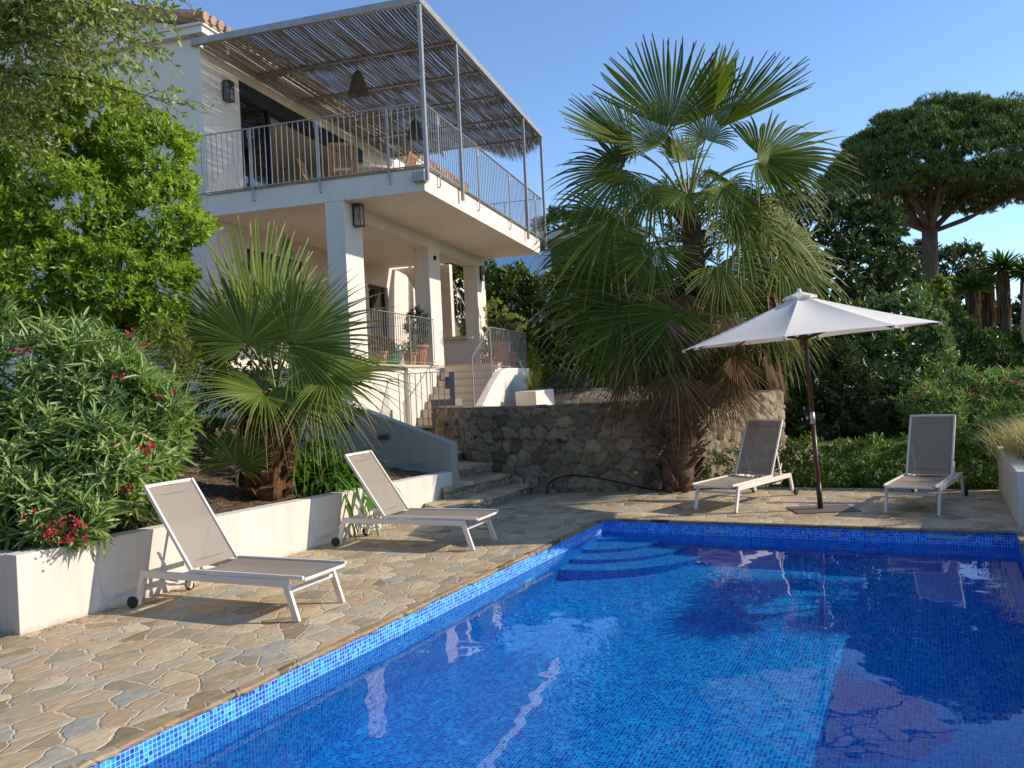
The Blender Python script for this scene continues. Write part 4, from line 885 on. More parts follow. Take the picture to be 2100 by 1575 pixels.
# ---- overhanging small-leaved tree at the upper left
r = np.random.default_rng(12); twigs = []; segs = []
e = empty('overhanging_tree', tuple(at(-60, 700, 7.6))); tag(e, 'small leaved tree overhanging the upper left corner, hiding the wall', 'tree'); off = np.array(e.location)
base_ = at(-170, 300, 7.7)
br = [(-170, 60, 120, 30), (-170, 90, 215, 8), (-170, 120, 265, 130), (-160, 180, 340, 205), (-150, 60, 190, 120), (-170, -40, 310, 20), (-170, 140, 105, 190), (-160, 200, 60, 300), (-170, 30, 60, 60), (-160, -80, 160, -40), (-150, 240, 90, 250), (-170, 20, 300, 90), (-160, -30, 350, -20), (-170, 80, 150, 90), (-170, 30, 250, 40)]
for x0, y0, x1, y1 in br:
    Y0, Y1 = 7.6+r.normal(0, .15), 7.5+r.normal(0, .35); a = at(x0, y0, Y0); b = at(x1, y1, Y1); m = (a+b)/2+np.array([0, 0, .18]); c = catmull([a, m, b], 8)
    segs.append(([tuple(p-off) for p in c], list(np.linspace(.022, .004, len(c)))))
    for q in range(1, len(c)):
        for z in range(6):
            s = c[q]+r.normal(0, .02, 3); d = nrm((c[q]-c[q-1])*.6/np.linalg.norm(c[q]-c[q-1])+r.normal(0, .7, 3)+np.array([0, 0, -.35])); ln = r.uniform(.15, .42)
            twigs.append((s, d, ln))
            if z % 3 == 0: segs.append(([tuple(s-off), tuple(s+d*ln*.6+np.array([0, 0, .01])-off), tuple(s+d*ln-np.array([0, 0, .05])-off)], [.004, .003, .0015]))
st = np.array([t[0] for t in twigs]); dd = np.array([t[1] for t in twigs]); ll = np.array([t[2] for t in twigs]); kk = 7
tt = np.tile(np.linspace(.2, 1, kk), len(st))[:, None]; st, dd, ll = np.repeat(st, kk, 0), np.repeat(dd, kk, 0), np.repeat(ll, kk)[:, None]
bp = st+dd*ll*tt-np.array([0, 0, .05])*tt**2; ld_ = nrm(dd*.7+r.normal(0, .75, dd.shape)); n_ = len(bp); s = r.uniform(.7, 1.35, n_)
V, Q = leaves(bp, ld_, r.normal(0, 1, bp.shape)+np.array([0, 0, 1.0]), .068*s, .029*s, .2, .15)
npmesh('foliage', V-off, Q, LEAF_OAK, e); limbs('branches', e, segs, BARK, 5)
limbs('trunk', e, [([tuple(at(-190, 1100, 7.7)-off), tuple(at(-180, 500, 7.7)-off), tuple(base_-off), tuple(at(-170, 40, 7.7)-off)], [.14, .11, .09, .05])])
# ---- oleanders on the left bed
ole = [('tall pink flowered oleander filling the left edge of the planted bed', PX([(40, 760, 7.2, 110, 120, .5), (150, 760, 7.3, 110, 100, .5), (60, 930, 6.9, 120, 110, .45), (230, 800, 7.4, 90, 100, .45)]), 560, 31),
       ('bushy oleander behind the nearest lounger with red flower clusters', PX([(260, 900, 7.4, 105, 110, .4), (285, 1000, 7.45, 70, 70, .3), (190, 960, 6.9, 110, 100, .4), (340, 850, 7.5, 50, 60, .3)]), 520, 32),
       ('oleander spilling over the planter corner with the largest red flowers', PX([(50, 1040, 6.5, 100, 70, .3), (140, 1060, 6.5, 80, 50, .25)]), 200, 33)]
fl = [[(30, 720), (60, 728), (300, 705), (262, 685), (20, 860), (25, 875), (248, 770), (18, 940)], [(330, 820), (362, 805), (295, 925), (305, 915), (300, 958), (250, 908), (185, 880), (255, 1005), (265, 1000), (310, 920), (240, 912)], [(60, 1060), (75, 1055), (115, 1075), (130, 1070), (150, 1065), (158, 1080), (165, 1090), (120, 1090), (95, 1085), (140, 1100), (100, 1100), (178, 1106), (142, 1112), (90, 1100), (160, 1072)]]
fy = [6.75, 6.75, 6.22]
for (lab, bl, n, sd_), f, Yf in zip(ole, fl, fy):
    o = shrub('oleander', lab, 'shrub', bl, n, 14, .155, .023, LEAF_OLE, sd_, .3, group='oleanders in the left bed', stem=.015, upb=.9, jit=.16, spread=1.25, lvar=.35, fold=.25, curve=.28, shape=(.3, .95, .68, .75))
    flowers(np.random.default_rng(sd_), o, [at(x, y, Yf) for x, y in f], RED, .019, 6)
# ---- yellow green shrub and dark fillers between oleander and palm
shrub('lime_shrub', 'yellow green shrub between the oleander and the small palm', 'shrub', PX([(335, 700, 8.6, 40, 45, .25), (370, 730, 8.7, 35, 55, .25)]), 200, 10, .06, .011, LEAF_LIME, 41, .3, stem=.012, upb=.9, jit=.1)
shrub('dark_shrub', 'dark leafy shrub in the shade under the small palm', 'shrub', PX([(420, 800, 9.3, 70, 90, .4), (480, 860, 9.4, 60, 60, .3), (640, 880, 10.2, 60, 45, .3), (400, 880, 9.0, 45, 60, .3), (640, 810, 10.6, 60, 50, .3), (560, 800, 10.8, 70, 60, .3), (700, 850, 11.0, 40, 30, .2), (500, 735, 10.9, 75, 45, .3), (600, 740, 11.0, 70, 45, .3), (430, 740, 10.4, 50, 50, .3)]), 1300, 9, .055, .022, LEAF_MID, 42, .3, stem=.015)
shrub('conifer_shrub', 'slim upright conifer shrub in front of the lower window', 'shrub', PX([(590, 560, 11.5, 14, 70, .1), (588, 640, 11.5, 22, 60, .13), (592, 515, 11.5, 8, 26, .06)]), 260, 9, .06, .008, LEAF_MID, 43, .5, stem=.012, upb=2.2, jit=.06, spread=.6)
# ---- lily clumps (arching straps)
def strap_clump(name, label, c, n, L, w, spread, m, seed, cat_='plant', droop=1.0, zc=0.0, group=None):
    r = np.random.default_rng(seed); th = r.uniform(0, 6.283, n); el = r.uniform(.35, 1.5, n); l = L*r.uniform(.6, 1.1, n); ns = 6
    c0 = np.array(c)[None]+np.stack([r.normal(0, spread, n), r.normal(0, spread*.7, n), np.zeros(n)], -1)
    dh = np.stack([np.cos(th), np.sin(th), 0*th], -1); V = []
    for i in range(ns+1):
        t = i/ns; p = c0+dh*(l*np.sin(el)*t)[:, None]; p[:, 2] += l*np.cos(el)*t*1.15-droop*l*t**2.2*.62*np.sin(el)
        sd_ = np.stack([-np.sin(th), np.cos(th), 0*th], -1)*(w*(1-t**3)*(.55+.45*min(1, t*3)))[None].T.repeat(1, 1) if False else np.stack([-np.sin(th), np.cos(th), 0*th], -1)*(w/2*(1-t**2.5)*(.6+.4*min(1, t*3)))
        V += [p-sd_, p-np.array([0, 0, w*.22*(1-t)]), p+sd_]
    V = np.stack(V, 1); nv = V.shape[1]; V = V.reshape(-1, 3); b = (np.arange(n)*nv)[:, None]
    Q = np.concatenate([b+np.array([[3*i+j, 3*i+j+1, 3*i+j+4, 3*i+j+3]]) for i in range(ns) for j in (0, 1)])
    o = npmesh(name, V, Q, m); return tag(o, label, cat_, group)
q = gp(664, 985, .60); strap_clump('lily_clump', 'lush clump of arching green strap leaves beside the small palm trunk', (q[0], q[1], .56), 560, .86, .050, .22, LEAF_LILY, 51, droop=1.9)
q = gp(700, 1000, .5); strap_clump('lily_clump', 'arching strap leaves spilling over the planter behind the second lounger', (q[0]+.02, q[1], .50), 170, .62, .044, .11, LEAF_LILY, 52, droop=1.8)
q = gp(765, 965, .48); strap_clump('iris_clump', 'dark thin leaved clump at the foot of the sloping wall', (q[0]-.1, q[1]+.3, .47), 90, .5, .012, .07, LEAF_MID, 53, droop=.5)
q = at(1092, 785, 17.4); strap_clump('grass_clump', 'pale ornamental grass on the white block by the landing', (q[0], q[1]+.2, 1.47), 160, .75, .012, .06, LEAF_LIME, 54, droop=.6)

# ================================================================== FAN PALMS
def frond(hub, axis, normal, R, nseg=44, half=math.radians(118), join=.46, droop=.5, seed=0, cone=.18, tipw=.0, split=0.0):
    """one fan leaf: pleated blade that splits into drooping tips"""
    r = np.random.default_rng(seed); a = np.array(axis, float); a /= np.linalg.norm(a); n = np.array(normal, float); n -= a*n.dot(a); n /= np.linalg.norm(n); b = np.cross(n, a)
    th = np.linspace(-half, half, nseg+1); tm = (th[:-1]+th[1:])/2; dth = th[1]-th[0]
    Rl = R*(.62+.38*np.cos(tm*.62))*(1+r.normal(0, .035, nseg)); st = [.03, .3, join, join+.16, join+.32, 1.0]
    wf = [1.0, .95, .80, .56, .32, .03]; dr = droop*(1+r.normal(0, .35, nseg)); V = []; tw = r.normal(0, .05, nseg)
    for s_, w_ in zip(st, wf):
        rr_ = Rl*s_; ex = max(0, (s_-join*.85)/(1-join*.85)); ang = tm+tw*ex
        hw = min(s_, join)*Rl*math.tan(dth/2)*w_
        for sd_, pl in ((-1, 0), (0, 1), (1, 0)):
            du = np.cos(ang)*rr_; dv = np.sin(ang)*rr_
            p = np.array(hub)+a*du[:, None]+b*dv[:, None]+n*(cone*R*(s_**1.5)*(1-np.cos(tm*.9)))[:, None]
            p = p+(a*(-np.sin(ang))[:, None]+b*np.cos(ang)[:, None])*(sd_*hw)[:, None]+n*((pl*.95-.4)*hw)[:, None]
            p[:, 2] -= dr*R*ex**2*.75; p = p-(np.array(hub)-p)*0
            V.append(p)
    V = np.stack(V, 1).reshape(-1, 3); bq = (np.arange(nseg)*18)[:, None]
    Q = np.concatenate([bq+np.array([[3*i+j, 3*i+j+1, 3*i+j+4, 3*i+j+3]]) for i in range(5) for j in (0, 1)])
    return V, Q
PALM = m_leaf('palm_leaf', [(.05, .08, .010), (.09, .13, .016), (.16, .20, .028), (.30, .30, .065)], .55, .34, .12, (1.3, 1.25, .5), .8)
PALM2 = m_leaf('young_palm_leaf', [(.075, .115, .016), (.125, .18, .022), (.20, .26, .036), (.34, .37, .085)], .45, .36, .28, (1.25, 1.3, .45), 1.0)
STALK = m_plain('palm_stalk', (.20, .22, .07), .45, 0, .3, 6)
PALMTIP = m_leaf('dry_tip', [(.30, .22, .09), (.42, .33, .17), (.26, .25, .07)], .6, .3, .3, (1.1, 1.05, .6), 2)
DEADP = m_leaf('dead_palm_leaf', [(.09, .045, .022), (.19, .105, .05), (.30, .18, .095), (.44, .30, .17)], .8, .2, .15, (1.1, 1, .8), 1.5)
FIBRE2 = m_bark('old_palm_trunk', (.07, .04, .025), (.22, .14, .09), (6, 6, 10))
FIBRE = m_bark('palm_trunk', (.05, .022, .012), (.24, .105, .05), (8, 8, 9))
def add_frond(palm, off, base, hub, tip, normal, m, seed, nseg=44, half=118, droop=.5, join=.46, name='frond', stalk=True, sr_=.016, cone=.18):
    hub = np.array(hub); ax = np.array(tip)-hub; R = np.linalg.norm(ax)
    V, Q = frond(hub, ax, normal, R, nseg, math.radians(half), join, droop, seed, cone)
    mi = None; ms = m
    if name == 'frond': st_i = (np.arange(10)//2).repeat(nseg); mi = (st_i >= 4).astype(np.int32)*(np.random.default_rng(seed).random(len(st_i)) < .55); ms = [m, PALMTIP]
    f = npmesh(name, V-off, Q, ms, palm, mi=mi)
    if stalk:
        md = (np.array(base)+hub)/2+np.array([0, 0, .10*np.linalg.norm(hub-np.array(base))])
        c = catmull([np.array(base), md, hub+.05*ax], 4); MB().tube([tuple(p-off) for p in c], list(np.linspace(sr_*1.6, sr_*.5, len(c))), 5).build('stalk', STALK, f, None, True)
    return f
# ---- the tall one.  (hub px, tip px, depth offset of hub and tip, normal, half angle, droop)
YP = 12.0
tp = empty('tall_fan_palm', tuple(gp(1395, 985, 0)[:2])+(0,)); tp.location = (at(1395, 980, YP)[0], YP, 0); tag(tp, 'tall fan palm with a full crown and a brown skirt of dead leaves', 'palm tree'); off = np.array(tp.location)
axis_px = [(1388, 985), (1400, 880), (1412, 760), (1420, 640), (1424, 540), (1418, 470), (1412, 420)]
tr = catmull([at(x, y, YP) for x, y in axis_px], 5); tr[0][2] = -.05
MB().tube([tuple(p-off) for p in tr], list(np.linspace(.23, .12, len(tr))), 14).build('trunk', FIBRE2, tp, None, True)
bt = MB(); rb_ = random.Random(5)
for i in range(150):                                   # old leaf bases
    t = rb_.uniform(.0, .97)**1.5; k_ = t*(len(tr)-1); j = int(k_); p = tr[j]+(tr[min(j+1, len(tr)-1)]-tr[j])*(k_-j); a = rb_.uniform(0, 6.283); rd = .27-.14*t
    d = Vector((math.cos(a), math.sin(a), .9)); q0 = Vector(p)+Vector((math.cos(a), math.sin(a), 0))*rd*.75-Vector((0, 0, .05))
    bt.bar(q0-Vector(off), q0+d*rb_.uniform(.16, .30)-Vector(off), rb_.uniform(.06, .10), .022, up=(math.cos(a), math.sin(a), 0))
bt.build('leaf_bases', FIBRE2, tp)
CF = [  # hub, tip, dYh, dYt, normal(x,y,z), half, droop, nseg
 ((1372, 262), (1378, 72), -.1, .0, (0, -1, .1), 78, .02, 50), ((1448, 235), (1466, 98), .1, .2, (-.95, -.3, .1), 100, .02, 40), ((1478, 262), (1592, 108), .1, .2, (-.75, -.6, .25), 62, .02, 40),
 ((1296, 300), (1172, 196), -.1, .0, (.45, -.75, .5), 62, .05, 40), ((1352, 300), (1288, 210), -.4, -.5, (.2, -.9, .3), 85, .08, 44), ((1448, 288), (1440, 205), -.75, -.95, (0, -.75, .65), 125, .42, 46),
 ((1560, 322), (1745, 272), .0, .1, (-.15, -.75, .65), 108, .55, 50), ((1552, 330), (1700, 400), -.2, -.2, (.35, -.7, .6), 105, .75, 46),
 ((1282, 345), (1118, 400), .0, .1, (-.3, -.75, .6), 110, .6, 46), ((1410, 330), (1350, 250), .35, .5, (.3, -.6, .7), 100, .3, 40), ((1300, 305), (1195, 345), .4, .6, (-.3, -.5, .8), 100, .7, 40), ((1440, 350), (1525, 395), .6, .8, (.2, -.3, .9), 105, .8, 40), ((1345, 380), (1260, 470), -.5, -.7, (-.25, -.8, .6), 105, 1.0, 40), ((1480, 380), (1560, 470), -.5, -.7, (.25, -.8, .6), 105, 1.0, 40),
 ((1404, 398), (1380, 450), -.95, -1.35, (0, -.62, .8), 118, .85, 46),
 ((1258, 445), (1108, 560), -.2, -.3, (-.45, -.75, .4), 105, .55, 46), ((1510, 432), (1620, 560), -.4, -.6, (.4, -.8, .45), 108, .6, 46), ((1560, 440), (1700, 520), .2, .3, (.4, -.6, .7), 108, .7, 44),
 ((1342, 508), (1305, 612), -.9, -1.05, (-.1, -.95, .25), 118, .22, 44), ((1478, 545), (1545, 648), -.8, -1.0, (.15, -.95, .3), 112, .4, 46), ((1600, 520), (1745, 610), -.1, -.1, (.35, -.8, .5), 105, .6, 46),
 ((1262, 530), (1112, 640), .1, .1, (-.4, -.8, .4), 105, .5, 46), ((1275, 590), (1130, 745), -.3, -.4, (-.45, -.85, .3), 105, .4, 46), ((1390, 640), (1350, 770), -.9, -1.0, (-.1, -.97, .2), 112, .3, 46),
 ((1330, 640), (1200, 790), -.6, -.7, (-.35, -.9, .25), 105, .35, 46), ((1470, 640), (1500, 770), -.75, -.85, (.1, -.97, .2), 112, .35, 46), ((1560, 610), (1690, 720), -.35, -.4, (.4, -.85, .35), 105, .5, 46),
 ((1600, 640), (1650, 780), .1, .1, (.45, -.85, .25), 100, .45, 44), ((1520, 690), (1590, 800), -.45, -.5, (.3, -.9, .3), 100, .45, 44), ((1290, 690), (1240, 800), -.25, -.3, (-.3, -.9, .2), 95, .4, 40),
 ((1370, 380), (1290, 440), .5, .7, (-.3, -.4, .85), 110, .7, 40), ((1490, 480), (1600, 480), .7, .9, (.3, -.3, .9), 108, .8, 40),
 ((1440, 575), (1500, 690), .5, .6, (.2, -.9, .4), 110, .5, 40), ((1370, 570), (1290, 700), .45, .6, (-.2, -.9, .4), 110, .5, 40)]
for i, (h, t, dh, dt, nn, hf, dr, ns) in enumerate(CF):
    hb = at(*h, YP+dh); tpz = at(*t, YP+dt); zt = hb[2]; j = max(8, min(len(tr)-1, int((len(tr)-1)*np.clip((zt-.9)/3.2, .35, 1))))
    add_frond(tp, off, tr[j], hb, tpz, nn, PALM, 100+i, int(ns*.86), hf*.93, dr*(.42 if zt > 2.6 else .30), .66 if i < 6 else .56)
rg = np.random.default_rng(77)
for i in range(64):                                    # dead skirt hanging round the trunk
    a = rg.uniform(0, 6.283) if i % 3 else rg.uniform(-2.9, -.2); t = rg.uniform(.34, .66); p = tr[int(t*(len(tr)-1))]; rr_ = rg.uniform(.35, 1.25); hb = p+np.array([math.cos(a)*rr_, math.sin(a)*rr_*.8, rg.uniform(-.25, .10)])
    hb[2] = max(hb[2], 1.45+rg.uniform(-.1, .3)); Ld = rg.uniform(.75, 1.1); tpz = hb+np.array([math.cos(a)*.22+rg.normal(0, .07), math.sin(a)*.22+rg.normal(0, .07), -Ld])
    add_frond(tp, off, p, hb, tpz, (math.cos(a), math.sin(a), .35), DEADP, 300+i, 26, 58, .05, .34, 'dead_frond', True, .012, .1)
# ---- the small one on the bed
YS = 9.3; sp_ = empty('small_fan_palm', (at(545, 985, YS)[0], YS, .55)); tag(sp_, 'young fan palm with big stiff leaves and a stubby shaggy trunk in the bed', 'palm tree'); off = np.array(sp_.location)
tr2 = catmull([at(x, y, YS) for x, y in ((540, 1020), (548, 940), (556, 870), (566, 810))], 5)
MB().tube([tuple(p-off) for p in tr2], list(np.linspace(.245, .17, len(tr2))), 12).build('trunk', FIBRE, sp_, None, True)
bt = MB()
for i in range(110):
    t = rb_.uniform(0, .95); k_ = t*(len(tr2)-1); j = int(k_); p = tr2[j]+(tr2[min(j+1, len(tr2)-1)]-tr2[j])*(k_-j); a = i*2.4; rd = .255-.07*t
    q0 = Vector(p)+Vector((math.cos(a), math.sin(a), 0))*rd*.90-Vector((0, 0, .03)); d = Vector((math.cos(a)*.9, math.sin(a)*.9, 1))
    bt.bar(q0-Vector(off), q0+d*rb_.uniform(.09, .17)-Vector(off), rb_.uniform(.09, .14), .03, up=(math.cos(a), math.sin(a), 0))
bt.build('leaf_bases', FIBRE, sp_)
SF = [((548, 720), (555, 488), .1, .15, (.9, -.35, .1), 42, .02, 22, .7), ((500, 700), (420, 520), .1, .3, (.35, -.8, .4), 100, .05, 42, .46), ((585, 700), (650, 560), -.15, -.1, (.1, -.95, .25), 112, .04, 50, .5),
      ((505, 705), (490, 575), -.45, -.5, (.1, -.97, .1), 128, .04, 54, .5), ((595, 705), (780, 640), -.3, -.3, (0, -.9, .4), 105, .12, 48, .5), ((460, 690), (345, 610), .2, .3, (.4, -.8, .4), 95, .06, 40, .46),
      ((540, 805), (395, 770), -.5, -.75, (.1, -.45, .9), 112, .25, 46, .46), ((672, 770), (835, 775), -.35, -.5, (.1, -.5, .85), 112, .28, 46, .46), ((545, 815), (640, 840), -.55, -.8, (.2, -.5, .85), 105, .6, 40, .42),
      ((620, 760), (720, 690), .3, .5, (.0, -.7, .7), 105, .1, 42, .46), ((590, 640), (600, 540), .4, .5, (0, -.95, .2), 110, .05, 42, .46), ((470, 770), (400, 850), -.2, -.2, (-.3, -.8, .5), 105, .4, 40, .42), ((640, 800), (720, 900), -.1, -.2, (.35, -.8, .45), 105, .5, 40, .42), ((545, 640), (480, 540), .5, .6, (.2, -.9, .3), 105, .05, 40, .46)]
for i, (h, t, dh, dt, nn, hf, dr, ns, jn) in enumerate(SF):
    add_frond(sp_, off, tr2[-1], at(*h, YS+dh), (lambda h_, t_: h_+(t_-h_)*1.20)(at(*h, YS+dh), at(*t, YS+dt)), nn, PALM2, 500+i, ns, hf, dr, jn*.92, sr_=.013, cone=.10)
# ---- the seedling
sd_e = empty('palm_seedling', (at(495, 1000, 8.7)[0], 8.7, .5)); tag(sd_e, 'tiny fan palm seedling beside the shaggy palm trunk', 'palm tree'); off = np.array(sd_e.location); b_ = at(486, 1000, 8.7)
for i, (h, t, dh, dt, nn, hf) in enumerate([((482, 950), (470, 868), 0, 0, (.1, -.97, .2), 105), ((490, 958), (560, 925), 0, -.1, (0, -.7, .7), 55)]): add_frond(sd_e, off, b_, at(*h, 8.7+dh), at(*t, 8.7+dt), nn, PALM2, 600+i, 34, hf, .05, .7, sr_=.008, cone=.06)
# ---- low hedge along the back edge of the deck, lawn beyond
hb = []
for i in range(13):
    x = 1.75+i*.205; p = P2(x, 3.25+.06*math.sin(i*2.1)); hb.append((p[0], p[1], .28+.04*math.sin(i*1.7), .24, .26, .36+.05*math.sin(i*2.7)))
shrub('low_hedge', 'low leafy green hedge behind the two far loungers', 'hedge', hb, 2600, 6, .050, .024, LEAF_MID2 if False else m_leaf('hedge_leaf', [(.09, .16, .025), (.15, .24, .036), (.24, .33, .065)], .35, .32, .45), 61, .3, stem=.012, upb=.7, jit=.07)
hb = []
for i in range(5): p = P2(.62+i*.24, 3.2+.15*(i % 2)); hb.append((p[0], p[1], .22+.05*(i % 3), .2, .2, .28))
shrub('low_shrub', 'sparse green shrub at the foot of the tall palm', 'shrub', hb, 420, 6, .05, .022, LEAF_MID, 62, .2, stem=.012, upb=.7, jit=.08)
pd = P2(4.15, 3.35); shrub('fern_bush', 'soft dark green bush in the corner by the right planter', 'shrub', [(pd[0], pd[1], .45, .45, .4, .45), (pd[0]+.35, pd[1]+.1, .6, .4, .4, .5), (pd[0]-.3, pd[1]+.5, .5, .4, .3, .4)], 620, 9, .07, .012, LEAF_MID, 63, .35, stem=.015, upb=.6, jit=.1)
LAWN = m_plain('lawn_soil', (.06, .11, .02), .95, 0, .4, 4, .02, 30)
p0, p1, p2_, p3 = P2(1.3, 2.96, -.03), P2(9, 2.96, -.03), P2(16, 20, -.03), P2(2.6, 16, -.03)
struct(MB().quadv([p0, p1, p2_, p3]).build('lawn', LAWN, None), 'garden lawn')
r = np.random.default_rng(64); n = 16000; a, b = r.random(n), r.random(n)**.8; q0 = p0+(p1-p0)*a[:, None]; q1 = p3+(p2_-p3)*a[:, None]; base = q0+(q1-q0)*b[:, None]
d = nrm(r.normal(0, .35, (n, 3))+np.array([0, 0, 1.0])); V, Q = leaves(base, d, r.normal(size=(n, 3)), .09*r.uniform(.6, 1.5, n), np.full(n, .014), .1, .3)
gr = npmesh('grass', V, Q, m_leaf('grass_blade', [(.06, .14, .015), (.10, .21, .02), (.16, .27, .04)], .45, .35, .3)); tag(gr, 'short sunlit lawn grass behind the low hedge', 'grass', kind='stuff')
# ---- feathery grass in the right planter
def feather(name, label, c, n, L, seed, spr=.16):
    r = np.random.default_rng(seed); th = r.normal(math.pi*.95, .9, n); el = np.abs(r.normal(.35, .28, n)); l = L*r.uniform(.55, 1.1, n); ns = 5; c0 = np.array(c)[None]+np.stack([r.normal(0, spr, n), r.normal(0, spr, n), 0*th], -1)
    V = []; dh = np.stack([np.cos(th), np.sin(th), 0*th], -1); sd_ = np.stack([-np.sin(th), np.cos(th), 0*th], -1)
    for i in range(ns+1):
        t = i/ns; p = c0+dh*(l*(np.sin(el)*t+.28*t**2.5))[:, None]; p[:, 2] += l*np.cos(el)*t-l*.22*t**3; w = .0042*(1-t**2)+.0006; V += [p-sd_*w, p+sd_*w]
    V = np.stack(V, 1); nv = V.shape[1]; V = V.reshape(-1, 3); bq = (np.arange(n)*nv)[:, None]; Q = np.concatenate([bq+np.array([[2*i, 2*i+1, 2*i+3, 2*i+2]]) for i in range(ns)])
    return tag(npmesh(name, V, Q, STRAW), label, 'grass plant', 'feather grasses in the right planter')
STRAW = m_leaf('feather_grass', [(.16, .21, .05), (.45, .41, .16), (.66, .56, .30), (.75, .64, .40)], .5, .4, .3, (1.1, 1.05, .7), 2)
for i, (x, y, L) in enumerate(((4.62, 2.45, .62), (4.66, 1.85, .66), (4.75, 1.25, .62), (5.1, 2.1, .75), (5.2, 1.4, .75), (5.0, .75, .55))):
    p = P2(x, y, .47); feather('feather_grass', ('pale feathery grass at the far end of the right planter', 'pale feathery grass second from the far end of the right planter', 'feathery grass in the middle of the right planter', 'tall feathery grass behind the far tufts in the right planter', 'tall feathery grass by the right edge of the picture', 'short feathery grass nearest the planter corner')[i], p, 520, L, 70+i)
hb = [tuple(P2(x, y, .56))+(.14, .14, .14) for x, y in ((4.6, 2.75), (4.62, 2.2), (4.6, 1.6), (4.58, 1.0), (4.65, .55), (5.0, .5), (5.3, .9))]
shrub('trailing_plant', 'small green plant trailing over the rim of the right planter', 'plant', hb, 420, 6, .055, .018, LEAF_BRIGHT, 77, .1, stem=.006, upb=.5)
# ---- background hedges and bushes on the right
def BG(l): return PX(l)
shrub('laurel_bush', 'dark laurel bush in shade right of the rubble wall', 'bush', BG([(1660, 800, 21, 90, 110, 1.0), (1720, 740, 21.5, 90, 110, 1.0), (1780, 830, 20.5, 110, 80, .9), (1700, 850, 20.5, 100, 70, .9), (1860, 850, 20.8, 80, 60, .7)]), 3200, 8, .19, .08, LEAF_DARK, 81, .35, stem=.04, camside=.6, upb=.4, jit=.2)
shrub('pittosporum_bush', 'light green rounded bush behind the right side of the parasol', 'bush', BG([(1850, 680, 22.5, 80, 85, 1.0), (1790, 720, 22.3, 80, 80, .9), (1900, 730, 22.6, 50, 90, .7), (1740, 680, 23, 60, 60, .8), (1870, 790, 22, 60, 60, .7)]), 2200, 8, .16, .075, m_leaf('pittosporum_leaf', [(.08, .13, .035), (.15, .225, .07), (.25, .33, .13)], .35, .3, .5), 82, .35, stem=.04, camside=.6, upb=.6, jit=.18)
shrub('conifer_hedge', 'clipped dark green conifer hedge at the right edge', 'hedge', BG([(1970, 740, 26, 45, 90, .8), (2030, 760, 26, 70, 80, .9), (2100, 770, 26, 70, 90, .9), (2160, 770, 26, 60, 90, .9), (1945, 690, 26.2, 30, 70, .5), (2000, 820, 25.6, 90, 60, .7), (2110, 840, 25.5, 80, 60, .7)]), 4800, 9, .15, .05, m_leaf('conifer_spray', [(.045, .085, .018), (.08, .14, .028), (.13, .20, .042)], .5, .2, .3), 83, .4, stem=.04, camside=.6, upb=.9, jit=.15)
oo = shrub('oleander', 'far oleander dotted with red flowers in front of the conifer hedge', 'shrub', BG([(1920, 840, 19, 70, 50, .6), (2000, 820, 19.2, 70, 60, .6), (2080, 810, 19.3, 70, 60, .6), (1960, 870, 18.6, 70, 40, .5), (2060, 870, 18.6, 70, 45, .5)]), 900, 11, .18, .034, LEAF_OLE, 84, .35, group='oleanders', stem=.02, camside=.6, upb=.7, jit=.2, curve=.3)
rq = np.random.default_rng(85); fx = [(1875, 812), (1935, 785), (2003, 770), (2010, 790), (1990, 805), (2000, 812), (1950, 808), (1965, 815), (2075, 782), (2085, 786), (2060, 778), (1980, 845), (2012, 840), (1915, 835), (1905, 842), (1895, 800), (2090, 805), (2030, 800), (1975, 850), (1965, 858), (2055, 800)]
flowers(rq, oo, [at(x, y, 18.5+.01*(y % 7)) for x, y in fx], RED, .030, 4)
shrub('oleander', 'dark willowy oleander under the parasol rim at the back', 'shrub', BG([(1760, 790, 19.8, 40, 40, .4), (1720, 745, 20, 40, 45, .4), (1800, 860, 19.6, 60, 40, .4)]), 260, 11, .18, .028, LEAF_DARK, 86, .2, group='oleanders', stem=.02, upb=.7, jit=.2, curve=.3)
q = at(1958, 790, 19.5); strap_clump('young_palm', 'small arching feathery palm between the hedge and the light green bush', (q[0], q[1], q[2]-.2), 40, .95, .05, .03, LEAF_MID, 87, 'palm tree', .5)
shrub('dark_bush', 'dark bushes closing the view behind the yuccas', 'bush', BG([(1960, 690, 31, 60, 60, 1.2), (2030, 690, 31, 70, 70, 1.2), (2110, 690, 31, 70, 80, 1.2), (1900, 690, 31, 60, 60, 1.2)]), 1100, 8, .26, .12, LEAF_DARK, 88, .3, stem=.05, camside=.6, upb=.5, jit=.2)
# yuccas
def yucca(hub, Y, Rr, label, seed, n=150):
    c = at(*hub, Y); e = empty('yucca', (c[0], c[1], 0)); tag(e, label, 'yucca', 'yuccas behind the conifer hedge'); r = np.random.default_rng(seed)
    d = rnd_dir(r, n); d[:, 2] = np.abs(d[:, 2])*.9-.25; d = nrm(d); L = Rr*r.uniform(.75, 1.1, n); V, Q = leaves(np.repeat(c[None], n, 0)+d*.05-np.array([c[0], c[1], 0]), d, np.cross(d, np.cross(d, [0, 0, 1.]))*-1+r.normal(0, .2, (n, 3)), L, np.full(n, .085), .3, .12)
    npmesh('rosette', V, Q, LEAF_MID, e); MB().tube([(0, 0, 0), (.06, 0, c[2]*.5), (0, 0, c[2])], [.2, .17, .12], 9).build('trunk', BARK, e, None, True)
    n = 170; th = r.uniform(0, 6.28, n); zz = c[2]-r.uniform(.0, 1.3, n); b_ = np.stack([np.cos(th)*.14, np.sin(th)*.14, zz], -1); d = nrm(np.stack([np.cos(th)*.35, np.sin(th)*.35, -np.ones(n)], -1)); V, Q = leaves(b_, d, -np.cross(d, np.cross(d, [0, 0, 1.])), np.full(n, .55), np.full(n, .05)); npmesh('dead_leaves', V, Q, DEADP, e)
